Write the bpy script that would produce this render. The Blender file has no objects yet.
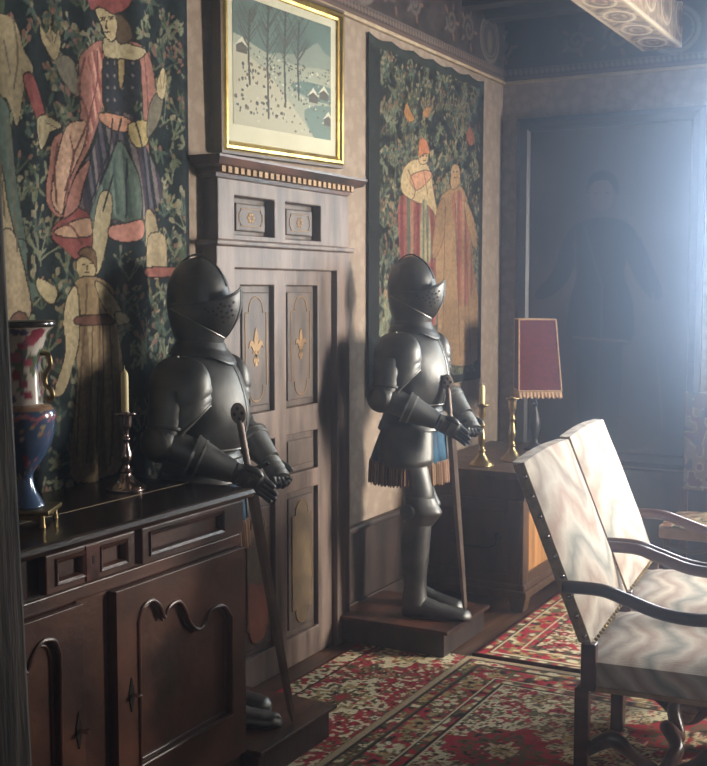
import bpy, bmesh, math, random
import numpy as np
from mathutils import Vector, Matrix
random.seed(7); RNG = np.random.default_rng(11)
SC = bpy.context.scene; COL = SC.collection
PI = math.pi

# ------------------------------------------------------------------ camera
F_PX, IW, IH = 1150.0, 707, 766
CAM = np.array([2.75, 0.0, 1.72])
PITCH = math.atan(93 / 1150); YAW = math.radians(28.33)
FW = np.array([-math.sin(YAW) * math.cos(PITCH), math.cos(YAW) * math.cos(PITCH), -math.sin(PITCH)])
RT = np.array([math.cos(YAW), math.sin(YAW), 0.0]); UP = np.cross(RT, FW)
cd = bpy.data.cameras.new('camera'); cam = bpy.data.objects.new('camera', cd); COL.objects.link(cam)
cd.sensor_fit = 'HORIZONTAL'; cd.sensor_width = 36.0; cd.lens = 36.0 * F_PX / IW
cd.clip_start = 0.05
cam.matrix_world = Matrix(((RT[0], UP[0], -FW[0], CAM[0]), (RT[1], UP[1], -FW[1], CAM[1]), (RT[2], UP[2], -FW[2], CAM[2]), (0, 0, 0, 1)))
SC.camera = cam

def on(ax, val, px, py):
    """where the sight line through a photo point meets the plane axis = val"""
    d = FW + RT * ((px - IW / 2) / F_PX) - UP * ((py - IH / 2) / F_PX)
    return CAM + d * ((val - CAM[ax]) / d[ax])
def wall_yz(x, pts):
    return [(float(q[1]), float(q[2])) for q in (on(0, x, *p) for p in pts)]

# ------------------------------------------------------------------ colour
def s2l(c):
    return tuple(((v / 255.0) / 12.92 if v / 255.0 <= 0.04045 else ((v / 255.0 + 0.055) / 1.055) ** 2.4) for v in c)
def s2l_arr(a):
    a = np.clip(a / 255.0, 0, 1)
    return np.where(a <= 0.04045, a / 12.92, ((a + 0.055) / 1.055) ** 2.4)

# ------------------------------------------------------------------ materials
def new_mat(name):
    m = bpy.data.materials.new(name); m.use_nodes = True
    nt = m.node_tree; b = nt.nodes['Principled BSDF']
    return m, nt, b
def nd(nt, t, **kw):
    n = nt.nodes.new(t)
    for k, v in kw.items(): setattr(n, k, v)
    return n
def noise_mat(name, c1, c2, scale=8, stretch=(1, 1, 1), rough=0.6, metal=0.0, bump=0.15, bscale=40, detail=5, spec=0.5, lo=0.35, hi=0.65, rvar=0.0, coat=0.0):
    m, nt, b = new_mat(name)
    tc = nd(nt, 'ShaderNodeTexCoord'); mp = nd(nt, 'ShaderNodeMapping'); mp.inputs['Scale'].default_value = stretch
    nt.links.new(tc.outputs['Object'], mp.inputs['Vector'])
    n = nd(nt, 'ShaderNodeTexNoise'); n.inputs['Scale'].default_value = scale; n.inputs['Detail'].default_value = detail
    nt.links.new(mp.outputs['Vector'], n.inputs['Vector'])
    r = nd(nt, 'ShaderNodeValToRGB'); r.color_ramp.elements[0].position = lo; r.color_ramp.elements[1].position = hi
    r.color_ramp.elements[0].color = (*s2l(c1), 1); r.color_ramp.elements[1].color = (*s2l(c2), 1)
    nt.links.new(n.outputs['Fac'], r.inputs['Fac']); nt.links.new(r.outputs['Color'], b.inputs['Base Color'])
    b.inputs['Roughness'].default_value = rough; b.inputs['Metallic'].default_value = metal
    b.inputs['Specular IOR Level'].default_value = spec
    b.inputs['Coat Weight'].default_value = coat
    if rvar:
        mr = nd(nt, 'ShaderNodeMapRange'); mr.inputs['To Min'].default_value = rough - rvar; mr.inputs['To Max'].default_value = rough + rvar
        nt.links.new(n.outputs['Fac'], mr.inputs['Value']); nt.links.new(mr.outputs['Result'], b.inputs['Roughness'])
    if bump:
        n2 = nd(nt, 'ShaderNodeTexNoise'); n2.inputs['Scale'].default_value = bscale; n2.inputs['Detail'].default_value = 4
        nt.links.new(mp.outputs['Vector'], n2.inputs['Vector'])
        bp = nd(nt, 'ShaderNodeBump'); bp.inputs['Strength'].default_value = bump; bp.inputs['Distance'].default_value = 0.004
        nt.links.new(n2.outputs['Fac'], bp.inputs['Height']); nt.links.new(bp.outputs['Normal'], b.inputs['Normal'])
    return m
def paint_mat(name, rough=0.9, spec=0.15, weave=900, bump=0.25, vary=0.25, metal=0.0, coat=0.0):
    """colour comes from the mesh's own woven/painted pattern, broken up by a fine thread noise"""
    m, nt, b = new_mat(name)
    at = nd(nt, 'ShaderNodeAttribute'); at.attribute_name = 'Paint'
    tc = nd(nt, 'ShaderNodeTexCoord'); n = nd(nt, 'ShaderNodeTexNoise'); n.inputs['Scale'].default_value = weave; n.inputs['Detail'].default_value = 2
    nt.links.new(tc.outputs['Object'], n.inputs['Vector'])
    mr = nd(nt, 'ShaderNodeMapRange'); mr.inputs['To Min'].default_value = 1 - vary; mr.inputs['To Max'].default_value = 1 + vary
    nt.links.new(n.outputs['Fac'], mr.inputs['Value'])
    mx = nd(nt, 'ShaderNodeVectorMath', operation='SCALE')
    nt.links.new(at.outputs['Color'], mx.inputs[0]); nt.links.new(mr.outputs['Result'], mx.inputs['Scale'])
    nt.links.new(mx.outputs['Vector'], b.inputs['Base Color'])
    b.inputs['Roughness'].default_value = rough; b.inputs['Specular IOR Level'].default_value = spec; b.inputs['Metallic'].default_value = metal
    b.inputs['Coat Weight'].default_value = coat; b.inputs['Coat Roughness'].default_value = 0.12
    bp = nd(nt, 'ShaderNodeBump'); bp.inputs['Strength'].default_value = bump; bp.inputs['Distance'].default_value = 0.002
    nt.links.new(n.outputs['Fac'], bp.inputs['Height']); nt.links.new(bp.outputs['Normal'], b.inputs['Normal'])
    return m
def flame_mat(name, cols, scale=5.0, rough=0.85):
    """flame-stitch upholstery: wavy bands"""
    m, nt, b = new_mat(name)
    tc = nd(nt, 'ShaderNodeTexCoord'); mp = nd(nt, 'ShaderNodeMapping')
    mp.inputs['Rotation'].default_value = (0, 0, 0)
    nt.links.new(tc.outputs['Object'], mp.inputs['Vector'])
    sx = nd(nt, 'ShaderNodeSeparateXYZ'); nt.links.new(mp.outputs['Vector'], sx.inputs['Vector'])
    w1 = nd(nt, 'ShaderNodeMath', operation='MULTIPLY'); w1.inputs[1].default_value = 12.5; nt.links.new(sx.outputs['Y'], w1.inputs[0])
    sn = nd(nt, 'ShaderNodeMath', operation='SINE'); nt.links.new(w1.outputs[0], sn.inputs[0])
    am = nd(nt, 'ShaderNodeMath', operation='MULTIPLY'); am.inputs[1].default_value = 0.05; nt.links.new(sn.outputs[0], am.inputs[0])
    xz = nd(nt, 'ShaderNodeMath', operation='ADD'); nt.links.new(sx.outputs['X'], xz.inputs[0])
    zz = nd(nt, 'ShaderNodeMath', operation='MULTIPLY'); zz.inputs[1].default_value = 1.0; nt.links.new(sx.outputs['Z'], zz.inputs[0]); nt.links.new(zz.outputs[0], xz.inputs[1])
    ad = nd(nt, 'ShaderNodeMath', operation='ADD'); nt.links.new(xz.outputs[0], ad.inputs[0]); nt.links.new(am.outputs[0], ad.inputs[1])
    n = nd(nt, 'ShaderNodeTexNoise'); n.inputs['Scale'].default_value = 9; nt.links.new(tc.outputs['Object'], n.inputs['Vector'])
    nm = nd(nt, 'ShaderNodeMath', operation='MULTIPLY_ADD'); nm.inputs[1].default_value = 0.10; nt.links.new(n.outputs['Fac'], nm.inputs[0]); nt.links.new(ad.outputs[0], nm.inputs[2])
    sc = nd(nt, 'ShaderNodeMath', operation='MULTIPLY'); sc.inputs[1].default_value = scale; nt.links.new(nm.outputs[0], sc.inputs[0])
    fr = nd(nt, 'ShaderNodeMath', operation='FRACT'); nt.links.new(sc.outputs[0], fr.inputs[0])
    r = nd(nt, 'ShaderNodeValToRGB'); el = r.color_ramp.elements
    while len(el) < len(cols): el.new(0.5)
    for i, c in enumerate(cols):
        el[i].position = i / (len(cols) - 1); el[i].color = (*s2l(c), 1)
    nt.links.new(fr.outputs[0], r.inputs['Fac']); nt.links.new(r.outputs['Color'], b.inputs['Base Color'])
    b.inputs['Roughness'].default_value = rough; b.inputs['Specular IOR Level'].default_value = 0.2
    b.inputs['Sheen Weight'].default_value = 0.15
    mp2 = nd(nt, 'ShaderNodeMapping'); mp2.inputs['Scale'].default_value = (40, 260, 40); nt.links.new(tc.outputs['Object'], mp2.inputs['Vector'])
    n2 = nd(nt, 'ShaderNodeTexNoise'); n2.inputs['Scale'].default_value = 1; nt.links.new(mp2.outputs['Vector'], n2.inputs['Vector'])
    bp = nd(nt, 'ShaderNodeBump'); bp.inputs['Strength'].default_value = 0.5; bp.inputs['Distance'].default_value = 0.004
    nt.links.new(n2.outputs['Fac'], bp.inputs['Height']); nt.links.new(bp.outputs['Normal'], b.inputs['Normal'])
    return m
def damask_mat(name, c1, c2):
    """woven wall covering with a faint repeating figure"""
    m, nt, b = new_mat(name)
    tc = nd(nt, 'ShaderNodeTexCoord')
    v = nd(nt, 'ShaderNodeTexVoronoi'); v.inputs['Scale'].default_value = 16; v.inputs['Randomness'].default_value = 0.9
    n = nd(nt, 'ShaderNodeTexNoise'); n.inputs['Scale'].default_value = 30; n.inputs['Detail'].default_value = 4; n.inputs['Distortion'].default_value = 1.5
    nt.links.new(tc.outputs['Object'], v.inputs['Vector']); nt.links.new(tc.outputs['Object'], n.inputs['Vector'])
    ad = nd(nt, 'ShaderNodeMath', operation='MULTIPLY'); nt.links.new(v.outputs['Distance'], ad.inputs[0]); nt.links.new(n.outputs['Fac'], ad.inputs[1])
    r = nd(nt, 'ShaderNodeValToRGB'); r.color_ramp.elements[0].position = 0.14; r.color_ramp.elements[1].position = 0.3
    r.color_ramp.elements[0].color = (*s2l(c1), 1); r.color_ramp.elements[1].color = (*s2l(c2), 1)
    nt.links.new(ad.outputs[0], r.inputs['Fac']); nt.links.new(r.outputs['Color'], b.inputs['Base Color'])
    b.inputs['Roughness'].default_value = 0.9; b.inputs['Specular IOR Level'].default_value = 0.15
    return m

M = {}
M['wall'] = damask_mat('wall_fabric', (154, 138, 124), (138, 122, 108))
M['wood'] = noise_mat('dark_oak', (30, 19, 16), (92, 56, 42), 3.0, (6, 1, 1.2), 0.36, bump=0.35, bscale=30, spec=0.5, rvar=0.1)
M['woodtop'] = noise_mat('polished_dark_oak', (24, 17, 15), (48, 34, 28), 3.0, (6, 1, 6), 0.22, bump=0.12, bscale=30, spec=0.6)
M['doorwood'] = noise_mat('door_oak', (72, 59, 53), (124, 106, 96), 3.0, (5, 5, 0.8), 0.5, bump=0.4, bscale=25)
M['doorpanel'] = noise_mat('door_panel', (58, 48, 42), (96, 80, 70), 5.0, (4, 4, 1), 0.55, bump=0.3, bscale=25)
M['tan'] = noise_mat('painted_tan', (78, 64, 44), (116, 96, 68), 9.0, (1, 1, 1), 0.6, bump=0.2)
M['red'] = noise_mat('painted_red', (120, 62, 44), (160, 96, 72), 9.0, (1, 1, 1), 0.6, bump=0.2)
M['wainscot'] = noise_mat('wainscot_oak', (30, 24, 22), (58, 44, 38), 3.0, (5, 5, 0.8), 0.5, bump=0.3, bscale=25)
M['postwood'] = noise_mat('grey_oak', (44, 40, 38), (92, 84, 78), 5.0, (8, 8, 0.7), 0.75, bump=0.6, bscale=14)
M['chestwood'] = noise_mat('chest_oak', (50, 35, 25), (84, 58, 38), 3.5, (5, 5, 1), 0.5, bump=0.3, bscale=22)
M['chestwood_lit'] = noise_mat('chest_oak_lit', (124, 84, 48), (186, 134, 82), 3.5, (5, 5, 1), 0.5, bump=0.3, bscale=22)  # chest oak made lighter, light on its front put into the colour
M['chairwood'] = noise_mat('chair_walnut', (48, 26, 24), (92, 54, 46), 4.0, (1, 6, 6), 0.3, bump=0.1)
M['steel'] = noise_mat('dark_steel', (80, 80, 80), (114, 114, 112), 7.0, (1, 1, 1), 0.5, metal=1.0, bump=0.06, bscale=60, rvar=0.10)
M['steelrim'] = noise_mat('steel_edge', (140, 138, 134), (180, 178, 172), 9.0, (1, 1, 1), 0.42, metal=1.0, bump=0)
M['black'] = noise_mat('black_hole', (4, 4, 4), (9, 9, 9), 9, rough=0.9, bump=0)
M['blade'] = noise_mat('sword_steel', (116, 102, 94), (150, 134, 124), 7.0, (1, 1, 1), 0.5, metal=0.35, bump=0.1, bscale=50)
M['brass'] = noise_mat('brass', (126, 108, 72), (170, 148, 104), 9, rough=0.32, metal=1.0, bump=0.03)
M['bronze'] = noise_mat('bronzed_silver', (150, 128, 122), (200, 182, 174), 9, rough=0.22, metal=1.0, bump=0.03)
M['gilt'] = noise_mat('gilt', (168, 132, 58), (214, 184, 104), 9, rough=0.3, metal=1.0, bump=0.05)
M['giltline'] = noise_mat('gold_inlay', (120, 90, 52), (160, 126, 80), 9, rough=0.6, metal=0.1, bump=0.0)
M['iron'] = noise_mat('iron', (24, 22, 22), (46, 42, 40), 12, rough=0.5, metal=0.8, bump=0.2)
M['wax'] = noise_mat('candle_wax', (214, 196, 140), (232, 218, 168), 6, rough=0.55, bump=0)
M['mat'] = noise_mat('picture_mat', (184, 180, 156), (196, 192, 168), 4, rough=0.9, bump=0)
M['blue'] = noise_mat('blue_cloth', (22, 58, 82), (40, 92, 120), 8, rough=0.8, bump=0.2)
M['shade'] = noise_mat('lampshade_red', (82, 24, 34), (104, 34, 42), 40, rough=0.85, bump=0.1)
M['braid'] = noise_mat('lampshade_braid', (176, 140, 110), (196, 164, 130), 60, rough=0.9, bump=0.3)
M['floor'] = noise_mat('floorboards', (52, 34, 24), (92, 62, 42), 3, (8, 0.8, 1), 0.5, bump=0.2, bscale=20)
M['ceiling'] = noise_mat('ceiling_boards', (48, 46, 48), (78, 74, 76), 3, (1, 6, 1), 0.8, bump=0.2, bscale=20)
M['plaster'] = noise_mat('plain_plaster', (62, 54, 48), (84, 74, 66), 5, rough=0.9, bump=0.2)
M['cream'] = noise_mat('cream_moulding', (150, 130, 104), (186, 166, 136), 8, rough=0.7, bump=0.1)
M['flame'] = flame_mat('flame_stitch', [(212, 202, 186), (170, 146, 132), (208, 198, 184), (146, 146, 138), (218, 208, 194), (180, 154, 140), (202, 194, 182), (154, 138, 126), (212, 202, 186)], 3.0)
M['backcloth'] = noise_mat('chair_edge_linen', (150, 122, 90), (182, 152, 116), 30, rough=0.9, bump=0.3)
M['tapestry'] = paint_mat('tapestry_wool', 0.95, 0.1, 350, 0.5, 0.35)
M['rug'] = paint_mat('rug_pile', 0.95, 0.1, 180, 0.8, 0.55)
M['canvas'] = paint_mat('oil_canvas', 0.55, 0.3, 200, 0.15, 0.15)
M['print'] = paint_mat('paper_print', 0.6, 0.3, 250, 0.05, 0.15)
M['fresco'] = paint_mat('painted_wood', 0.8, 0.2, 120, 0.3, 0.35)
M['porcelain'] = paint_mat('porcelain', 0.2, 0.6, 60, 0.02, 0.08, coat=0.8)
M['fringe'] = paint_mat('fringe_thread', 0.9, 0.1, 500, 0.5, 0.4)
M['darkframe'] = noise_mat('dark_frame', (22, 18, 20), (40, 32, 32), 4, (1, 1, 5), 0.45, bump=0.1)
M['framebrown'] = noise_mat('frame_back_brown', (52, 34, 24), (84, 58, 40), 6, rough=0.5, bump=0.1)

# ------------------------------------------------------------------ mesh builder
class MB:
    def __init__(s): s.v = []; s.f = []; s.c = None
    def add(s, vs, fs):
        o = len(s.v); s.v += [tuple(map(float, p)) for p in vs]; s.f += [tuple(i + o for i in f) for f in fs]; return s
    def box(s, x0, x1, y0, y1, z0, z1):
        return s.add([(x0, y0, z0), (x1, y0, z0), (x1, y1, z0), (x0, y1, z0), (x0, y0, z1), (x1, y0, z1), (x1, y1, z1), (x0, y1, z1)],
                     [(0, 3, 2, 1), (4, 5, 6, 7), (0, 1, 5, 4), (1, 2, 6, 5), (2, 3, 7, 6), (3, 0, 4, 7)])
    def loft(s, rings, cap0=True, cap1=True, closed=True):
        n = len(rings[0]); vs = [p for r in rings for p in r]; fs = []
        for i in range(len(rings) - 1):
            for j in range(n if closed else n - 1):
                k = (j + 1) % n; fs.append((i * n + j, i * n + k, (i + 1) * n + k, (i + 1) * n + j))
        if cap0 and closed: fs.append(tuple(range(n - 1, -1, -1)))
        if cap1 and closed: fs.append(tuple((len(rings) - 1) * n + j for j in range(n)))
        return s.add(vs, fs)
    def tube(s, pts, rad, n=12, ref=(0, 0, 1), cap=True, closed=False):
        P = [Vector(p) for p in pts]; N = len(P); rings = []
        if not hasattr(rad, '__len__'): rad = [rad] * N
        up = Vector(ref)
        for i in range(N):
            a = P[(i - 1) % N] if (closed or i) else P[0]; b = P[(i + 1) % N] if (closed or i < N - 1) else P[-1]
            t = (b - a).normalized()
            u = up - t * up.dot(t)
            if u.length < 1e-4: u = Vector((1, 0, 0)) - t * t.x
            if u.length < 1e-4: u = Vector((0, 1, 0)) - t * t.y
            u.normalize(); w = t.cross(u); up = u
            r = rad[i]; ra, rb = r if hasattr(r, '__len__') else (r, r)
            rings.append([P[i] + w * (ra * math.cos(q)) + u * (rb * math.sin(q)) for q in (2 * PI * k / n for k in range(n))])
        if closed: rings.append(rings[0]); cap = False
        return s.loft(rings, cap, cap)
    def lathe(s, prof, n=32, c=(0, 0, 0), cap=True):
        return s.loft([[(c[0] + r * math.cos(2 * PI * k / n), c[1] + r * math.sin(2 * PI * k / n), c[2] + z) for k in range(n)] for r, z in prof], cap, cap)
    def ball(s, c, r, n=12, m=8):
        rx, ry, rz = r if hasattr(r, '__len__') else (r, r, r)
        return s.loft([[(c[0] + rx * math.sin(a) * math.cos(q), c[1] + ry * math.sin(a) * math.sin(q), c[2] - rz * math.cos(a)) for q in (2 * PI * k / n for k in range(n))]
                       for a in (PI * (0.02 + 0.96 * i / m) for i in range(m + 1))])
    def prism(s, poly, axis, a0, a1, holes=()):
        """2-D polygon (with holes) extruded along an axis from a0 to a1"""
        def P(u, v, a): return [(a, u, v), (u, a, v), (u, v, a)][axis]
        bm = bmesh.new()
        for loop in [poly] + list(holes):
            vs = [bm.verts.new(P(u, v, a0)) for u, v in loop]
            for i in range(len(vs)): bm.edges.new((vs[i], vs[(i + 1) % len(vs)]))
        bmesh.ops.triangle_fill(bm, use_beauty=True, use_dissolve=False, edges=bm.edges[:])
        g = bmesh.ops.extrude_face_region(bm, geom=bm.faces[:])
        d = [(a1 - a0, 0, 0), (0, a1 - a0, 0), (0, 0, a1 - a0)][axis]
        bmesh.ops.translate(bm, verts=[e for e in g['geom'] if isinstance(e, bmesh.types.BMVert)], vec=d)
        bmesh.ops.recalc_face_normals(bm, faces=bm.faces[:])
        bm.verts.index_update()
        s.add([v.co for v in bm.verts], [[v.index for v in f.verts] for f in bm.faces]); bm.free(); return s
    def xf(s, m):
        m = Matrix(m); s.v = [tuple(m @ Vector(p)) for p in s.v]; return s
    def build(s, name, mat, parent=None, smooth=False, bevel=0.0, solid=0.0, sub=0, recalc=True, angle=40):
        me = bpy.data.meshes.new(name); me.from_pydata(s.v, [], s.f)
        if recalc:
            bm = bmesh.new(); bm.from_mesh(me); bmesh.ops.recalc_face_normals(bm, faces=bm.faces[:]); bm.to_mesh(me); bm.free()
        if s.c is not None:
            at = me.color_attributes.new('Paint', 'FLOAT_COLOR', 'POINT')
            c = np.ones((len(s.v), 4), np.float32); c[:, :3] = s.c; at.data.foreach_set('color', c.ravel())
        me.materials.append(mat)
        ob = bpy.data.objects.new(name, me); COL.objects.link(ob)
        if parent is not None: ob.parent = parent
        if smooth:
            me.polygons.foreach_set('use_smooth', [True] * len(me.polygons))
            if angle and angle < 180 and sub == 0: me.set_sharp_from_angle(angle=math.radians(angle))
        if solid:
            md = ob.modifiers.new('solid', 'SOLIDIFY'); md.thickness = solid; md.offset = 0
        if sub:
            md = ob.modifiers.new('sub', 'SUBSURF'); md.levels = sub; md.render_levels = sub
        if bevel:
            md = ob.modifiers.new('bevel', 'BEVEL'); md.width = bevel; md.segments = 2; md.limit_method = 'ANGLE'; md.angle_limit = math.radians(35)
        return ob
def spline(pts, n=6, closed=False):
    P = [np.array(p, float) for p in pts]; N = len(P); out = []
    for i in range(N if closed else N - 1):
        if closed: a, b, c, d = P[(i - 1) % N], P[i], P[(i + 1) % N], P[(i + 2) % N]
        else: a, b, c, d = P[max(i - 1, 0)], P[i], P[i + 1], P[min(i + 2, N - 1)]
        for k in range(n):
            t = k / n; out.append(tuple(0.5 * (2 * b + (c - a) * t + (2 * a - 5 * b + 4 * c - d) * t * t + (3 * b - a - 3 * c + d) * t ** 3)))
    if not closed: out.append(tuple(P[-1]))
    return out
def tag(o, label, cat, group=None, kind=None):
    o['label'] = label; o['category'] = cat
    if group: o['group'] = group
    if kind: o['kind'] = kind
    return o
def thing(name, label, cat, loc=(0, 0, 0), rz=0.0, group=None):
    o = bpy.data.objects.new(name, None); COL.objects.link(o); o.empty_display_size = 0.1
    o.location = loc; o.rotation_euler = (0, 0, rz); return tag(o, label, cat, group)
def struct(o, label=None, cat=None):
    o['kind'] = 'structure'
    if label: o['label'] = label
    if cat: o['category'] = cat
    return o
def copy_tree(o, parent=None):
    c = o.copy(); COL.objects.link(c)
    if parent is not None: c.parent = parent
    for ch in [q for q in ALLCH.get(o.name, [])]: copy_tree(ch, c)
    return c
def index_children():
    ALLCH.clear()
    for o in COL.objects:
        if o.parent: ALLCH.setdefault(o.parent.name, []).append(o)
ALLCH = {}

# ------------------------------------------------------------------ pattern painting
class Paint:
    """a weaver's cartoon: colours on a grid of u (across) and v (up)"""
    def __init__(s, u0, u1, v0, v1, nu, nv, base):
        s.u0, s.u1, s.v0, s.v1, s.nu, s.nv = u0, u1, v0, v1, nu, nv
        s.a = np.empty((nv, nu, 3)); s.a[:] = base; s.mask = np.zeros((nv, nu), bool)
        s.U, s.V = np.meshgrid(np.linspace(u0, u1, nu), np.linspace(v0, v1, nv))
    def win(s, ua, ub, va, vb):
        i0 = max(0, int((ua - s.u0) / (s.u1 - s.u0) * (s.nu - 1))); i1 = min(s.nu, int((ub - s.u0) / (s.u1 - s.u0) * (s.nu - 1)) + 2)
        j0 = max(0, int((va - s.v0) / (s.v1 - s.v0) * (s.nv - 1))); j1 = min(s.nv, int((vb - s.v0) / (s.v1 - s.v0) * (s.nv - 1)) + 2)
        return (slice(j0, max(j0, j1)), slice(i0, max(i0, i1)))
    def inside(s, poly):
        p = np.array(poly); w = s.win(p[:, 0].min(), p[:, 0].max(), p[:, 1].min(), p[:, 1].max())
        U, V = s.U[w], s.V[w]; ins = np.zeros(U.shape, bool)
        for i in range(len(p)):
            (x1, y1), (x2, y2) = p[i - 1], p[i]
            if y1 == y2: continue
            ins ^= ((y1 > V) != (y2 > V)) & (U < (x2 - x1) * (V - y1) / (y2 - y1) + x1)
        return w, ins
    def poly(s, poly, col, smooth=True, mark=True, line=None, over=None):
        p = spline(poly, 4, True) if smooth else poly
        w, ins = s.inside(p)
        if over is not None: ins &= over[w]
        s.a[w][ins] = col
        if mark: s.mask[w] |= ins
        if line is not None:
            for i in range(len(p)): s.seg(p[i - 1], p[i], 0.0026, line)
    def stripes(s, poly, cols, du, slant=0.0):
        p = spline(poly, 4, True); w, ins = s.inside(p)
        k = (np.floor((s.U[w] + slant * s.V[w]) / du).astype(int)) % len(cols)
        c = np.array(cols, float)[k]; s.a[w][ins] = c[ins]; s.mask[w] |= ins
    def ell(s, u, v, ru, rv, col, rot=0.0, free=False):
        r = max(ru, rv); w = s.win(u - r, u + r, v - r, v + r); U, V = s.U[w] - u, s.V[w] - v
        c, q = math.cos(rot), math.sin(rot); ins = ((U * c + V * q) / ru) ** 2 + ((-U * q + V * c) / rv) ** 2 < 1
        if free: ins &= ~s.mask[w]
        s.a[w][ins] = col
    def ring(s, u, v, ru, rv, th, col):
        w = s.win(u - ru - th, u + ru + th, v - rv - th, v + rv + th)
        d = np.sqrt(((s.U[w] - u) / ru) ** 2 + ((s.V[w] - v) / rv) ** 2); s.a[w][np.abs(d - 1) * min(ru, rv) < th] = col
    def seg(s, p, q, r, col, free=False):
        w = s.win(min(p[0], q[0]) - r, max(p[0], q[0]) + r, min(p[1], q[1]) - r, max(p[1], q[1]) + r)
        U, V = s.U[w], s.V[w]; dx, dy = q[0] - p[0], q[1] - p[1]; L = dx * dx + dy * dy + 1e-12
        t = np.clip(((U - p[0]) * dx + (V - p[1]) * dy) / L, 0, 1); ins = (U - p[0] - t * dx) ** 2 + (V - p[1] - t * dy) ** 2 < r * r
        if free: ins &= ~s.mask[w]
        s.a[w][ins] = col
    def line(s, pts, r, col, free=False):
        for i in range(len(pts) - 1): s.seg(pts[i], pts[i + 1], r, col, free)
    def noise(s, cell, seed=0):
        """value noise, 0..1"""
        g = np.random.default_rng(seed); gu = int((s.u1 - s.u0) / cell) + 3; gv = int((s.v1 - s.v0) / cell) + 3
        r = g.random((gv, gu)); x = (s.U - s.u0) / cell; y = (s.V - s.v0) / cell
        i, j = x.astype(int), y.astype(int); fx, fy = x - i, y - j; fx = fx * fx * (3 - 2 * fx); fy = fy * fy * (3 - 2 * fy)
        return (r[j, i] * (1 - fx) + r[j, i + 1] * fx) * (1 - fy) + (r[j + 1, i] * (1 - fx) + r[j + 1, i + 1] * fx) * fy
    def sheet(s, name, mat, mapper, parent=None, thick=0.006):
        X = mapper(s.U, s.V); vs = np.stack(X, -1).reshape(-1, 3)
        idx = np.arange(s.nu * s.nv).reshape(s.nv, s.nu)
        q = np.stack([idx[:-1, :-1], idx[:-1, 1:], idx[1:, 1:], idx[1:, :-1]], -1).reshape(-1, 4)
        me = bpy.data.meshes.new(name); me.vertices.add(len(vs)); me.vertices.foreach_set('co', vs.astype(np.float32).ravel())
        me.loops.add(q.size); me.loops.foreach_set('vertex_index', q.astype(np.int32).ravel())
        me.polygons.add(len(q)); me.polygons.foreach_set('loop_start', np.arange(0, q.size, 4, dtype=np.int32))
        try: me.polygons.foreach_set('loop_total', np.full(len(q), 4, np.int32))
        except Exception: pass
        me.update(); me.validate()
        me.polygons.foreach_set('use_smooth', np.ones(len(q), bool))
        at = me.color_attributes.new('Paint', 'FLOAT_COLOR', 'POINT')
        c = np.ones((len(vs), 4), np.float32); c[:, :3] = s2l_arr(s.a.reshape(-1, 3)); at.data.foreach_set('color', c.ravel())
        me.materials.append(mat); ob = bpy.data.objects.new(name, me); COL.objects.link(ob)
        if parent is not None: ob.parent = parent
        if thick:
            md = ob.modifiers.new('solid', 'SOLIDIFY'); md.thickness = thick; md.offset = -1; md.use_rim_only = True
        return ob

# ================================================================== THE ROOM
X1, Y1, YB, ZC = 4.30, 7.15, -1.6, 3.50      # right wall, back wall, wall behind the viewer, ceiling
struct(MB().box(-0.25, X1 + 0.3, YB - 0.3, Y1 + 0.3, -0.2, -0.012).build('floor', M['floor']), 'dark wooden floor under the patterned rugs', 'floor')
struct(MB().box(-0.25, X1 + 0.3, YB - 0.3, Y1 + 0.3, ZC, ZC + 0.15).build('ceiling', M['ceiling']), 'dark boarded ceiling above the painted frieze', 'ceiling')
struct(MB().box(-0.25, 0, YB - 0.3, Y1 + 0.3, -0.012, ZC).build('wall_left', M['wall']), 'beige fabric covered wall with the door and the hangings', 'wall')
# back wall with a window right of the view
BX0, BX1, BZ0, BZ1 = 1.50, 2.45, 1.2, 3.0
b = MB(); b.box(0, BX0, Y1, Y1 + 0.3, -0.012, ZC); b.box(BX1, X1, Y1, Y1 + 0.3, -0.012, ZC)
b.box(BX0, BX1, Y1, Y1 + 0.3, -0.012, BZ0); b.box(BX0, BX1, Y1, Y1 + 0.3, BZ1, ZC)
struct(b.build('wall_back', M['wall']), 'mauve beige end wall with the large dark canvas', 'wall')
# right wall with a tall window
RY0, RY1, RZ0, RZ1 = 6.02, 6.82, 1.25, 2.60
b = MB(); b.box(X1, X1 + 0.3, YB - 0.3, RY0, -0.012, ZC); b.box(X1, X1 + 0.3, RY1, Y1 + 0.3, -0.012, ZC)
b.box(X1, X1 + 0.3, RY0, RY1, -0.012, RZ0); b.box(X1, X1 + 0.3, RY0, RY1, RZ1, ZC)
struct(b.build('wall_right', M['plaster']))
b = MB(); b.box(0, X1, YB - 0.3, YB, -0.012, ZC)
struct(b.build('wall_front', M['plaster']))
def window(name, axis, a0, a1, z0, z1, pos):
    """oak casement: frame, mullion and transom"""
    def bx(m, u0, u1, w0, w1, d0, d1): return m.box(d0, d1, u0, u1, w0, w1) if axis == 0 else m.box(u0, u1, d0, d1, w0, w1)
    b = MB(); w = 0.05; d0, d1 = pos + 0.10, pos + 0.16; mid = (a0 + a1) / 2; zt = z0 + (z1 - z0) * 0.68
    bx(b, a0, a0 + w, z0, z1, d0, d1); bx(b, a1 - w, a1, z0, z1, d0, d1); bx(b, a0 + w, a1 - w, z0, z0 + w, d0, d1); bx(b, a0 + w, a1 - w, z1 - w, z1, d0, d1)
    bx(b, mid - 0.03, mid + 0.03, z0 + w, z1 - w, d0, d1); bx(b, a0 + w, mid - 0.03, zt, zt + w, d0, d1); bx(b, mid + 0.03, a1 - w, zt, zt + w, d0, d1)
    return struct(b.build(name, M['wood']))
window('window_1', 0, RY0, RY1, RZ0, RZ1, X1)
window('window_2', 1, BX0, BX1, BZ0, BZ1, Y1)

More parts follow.
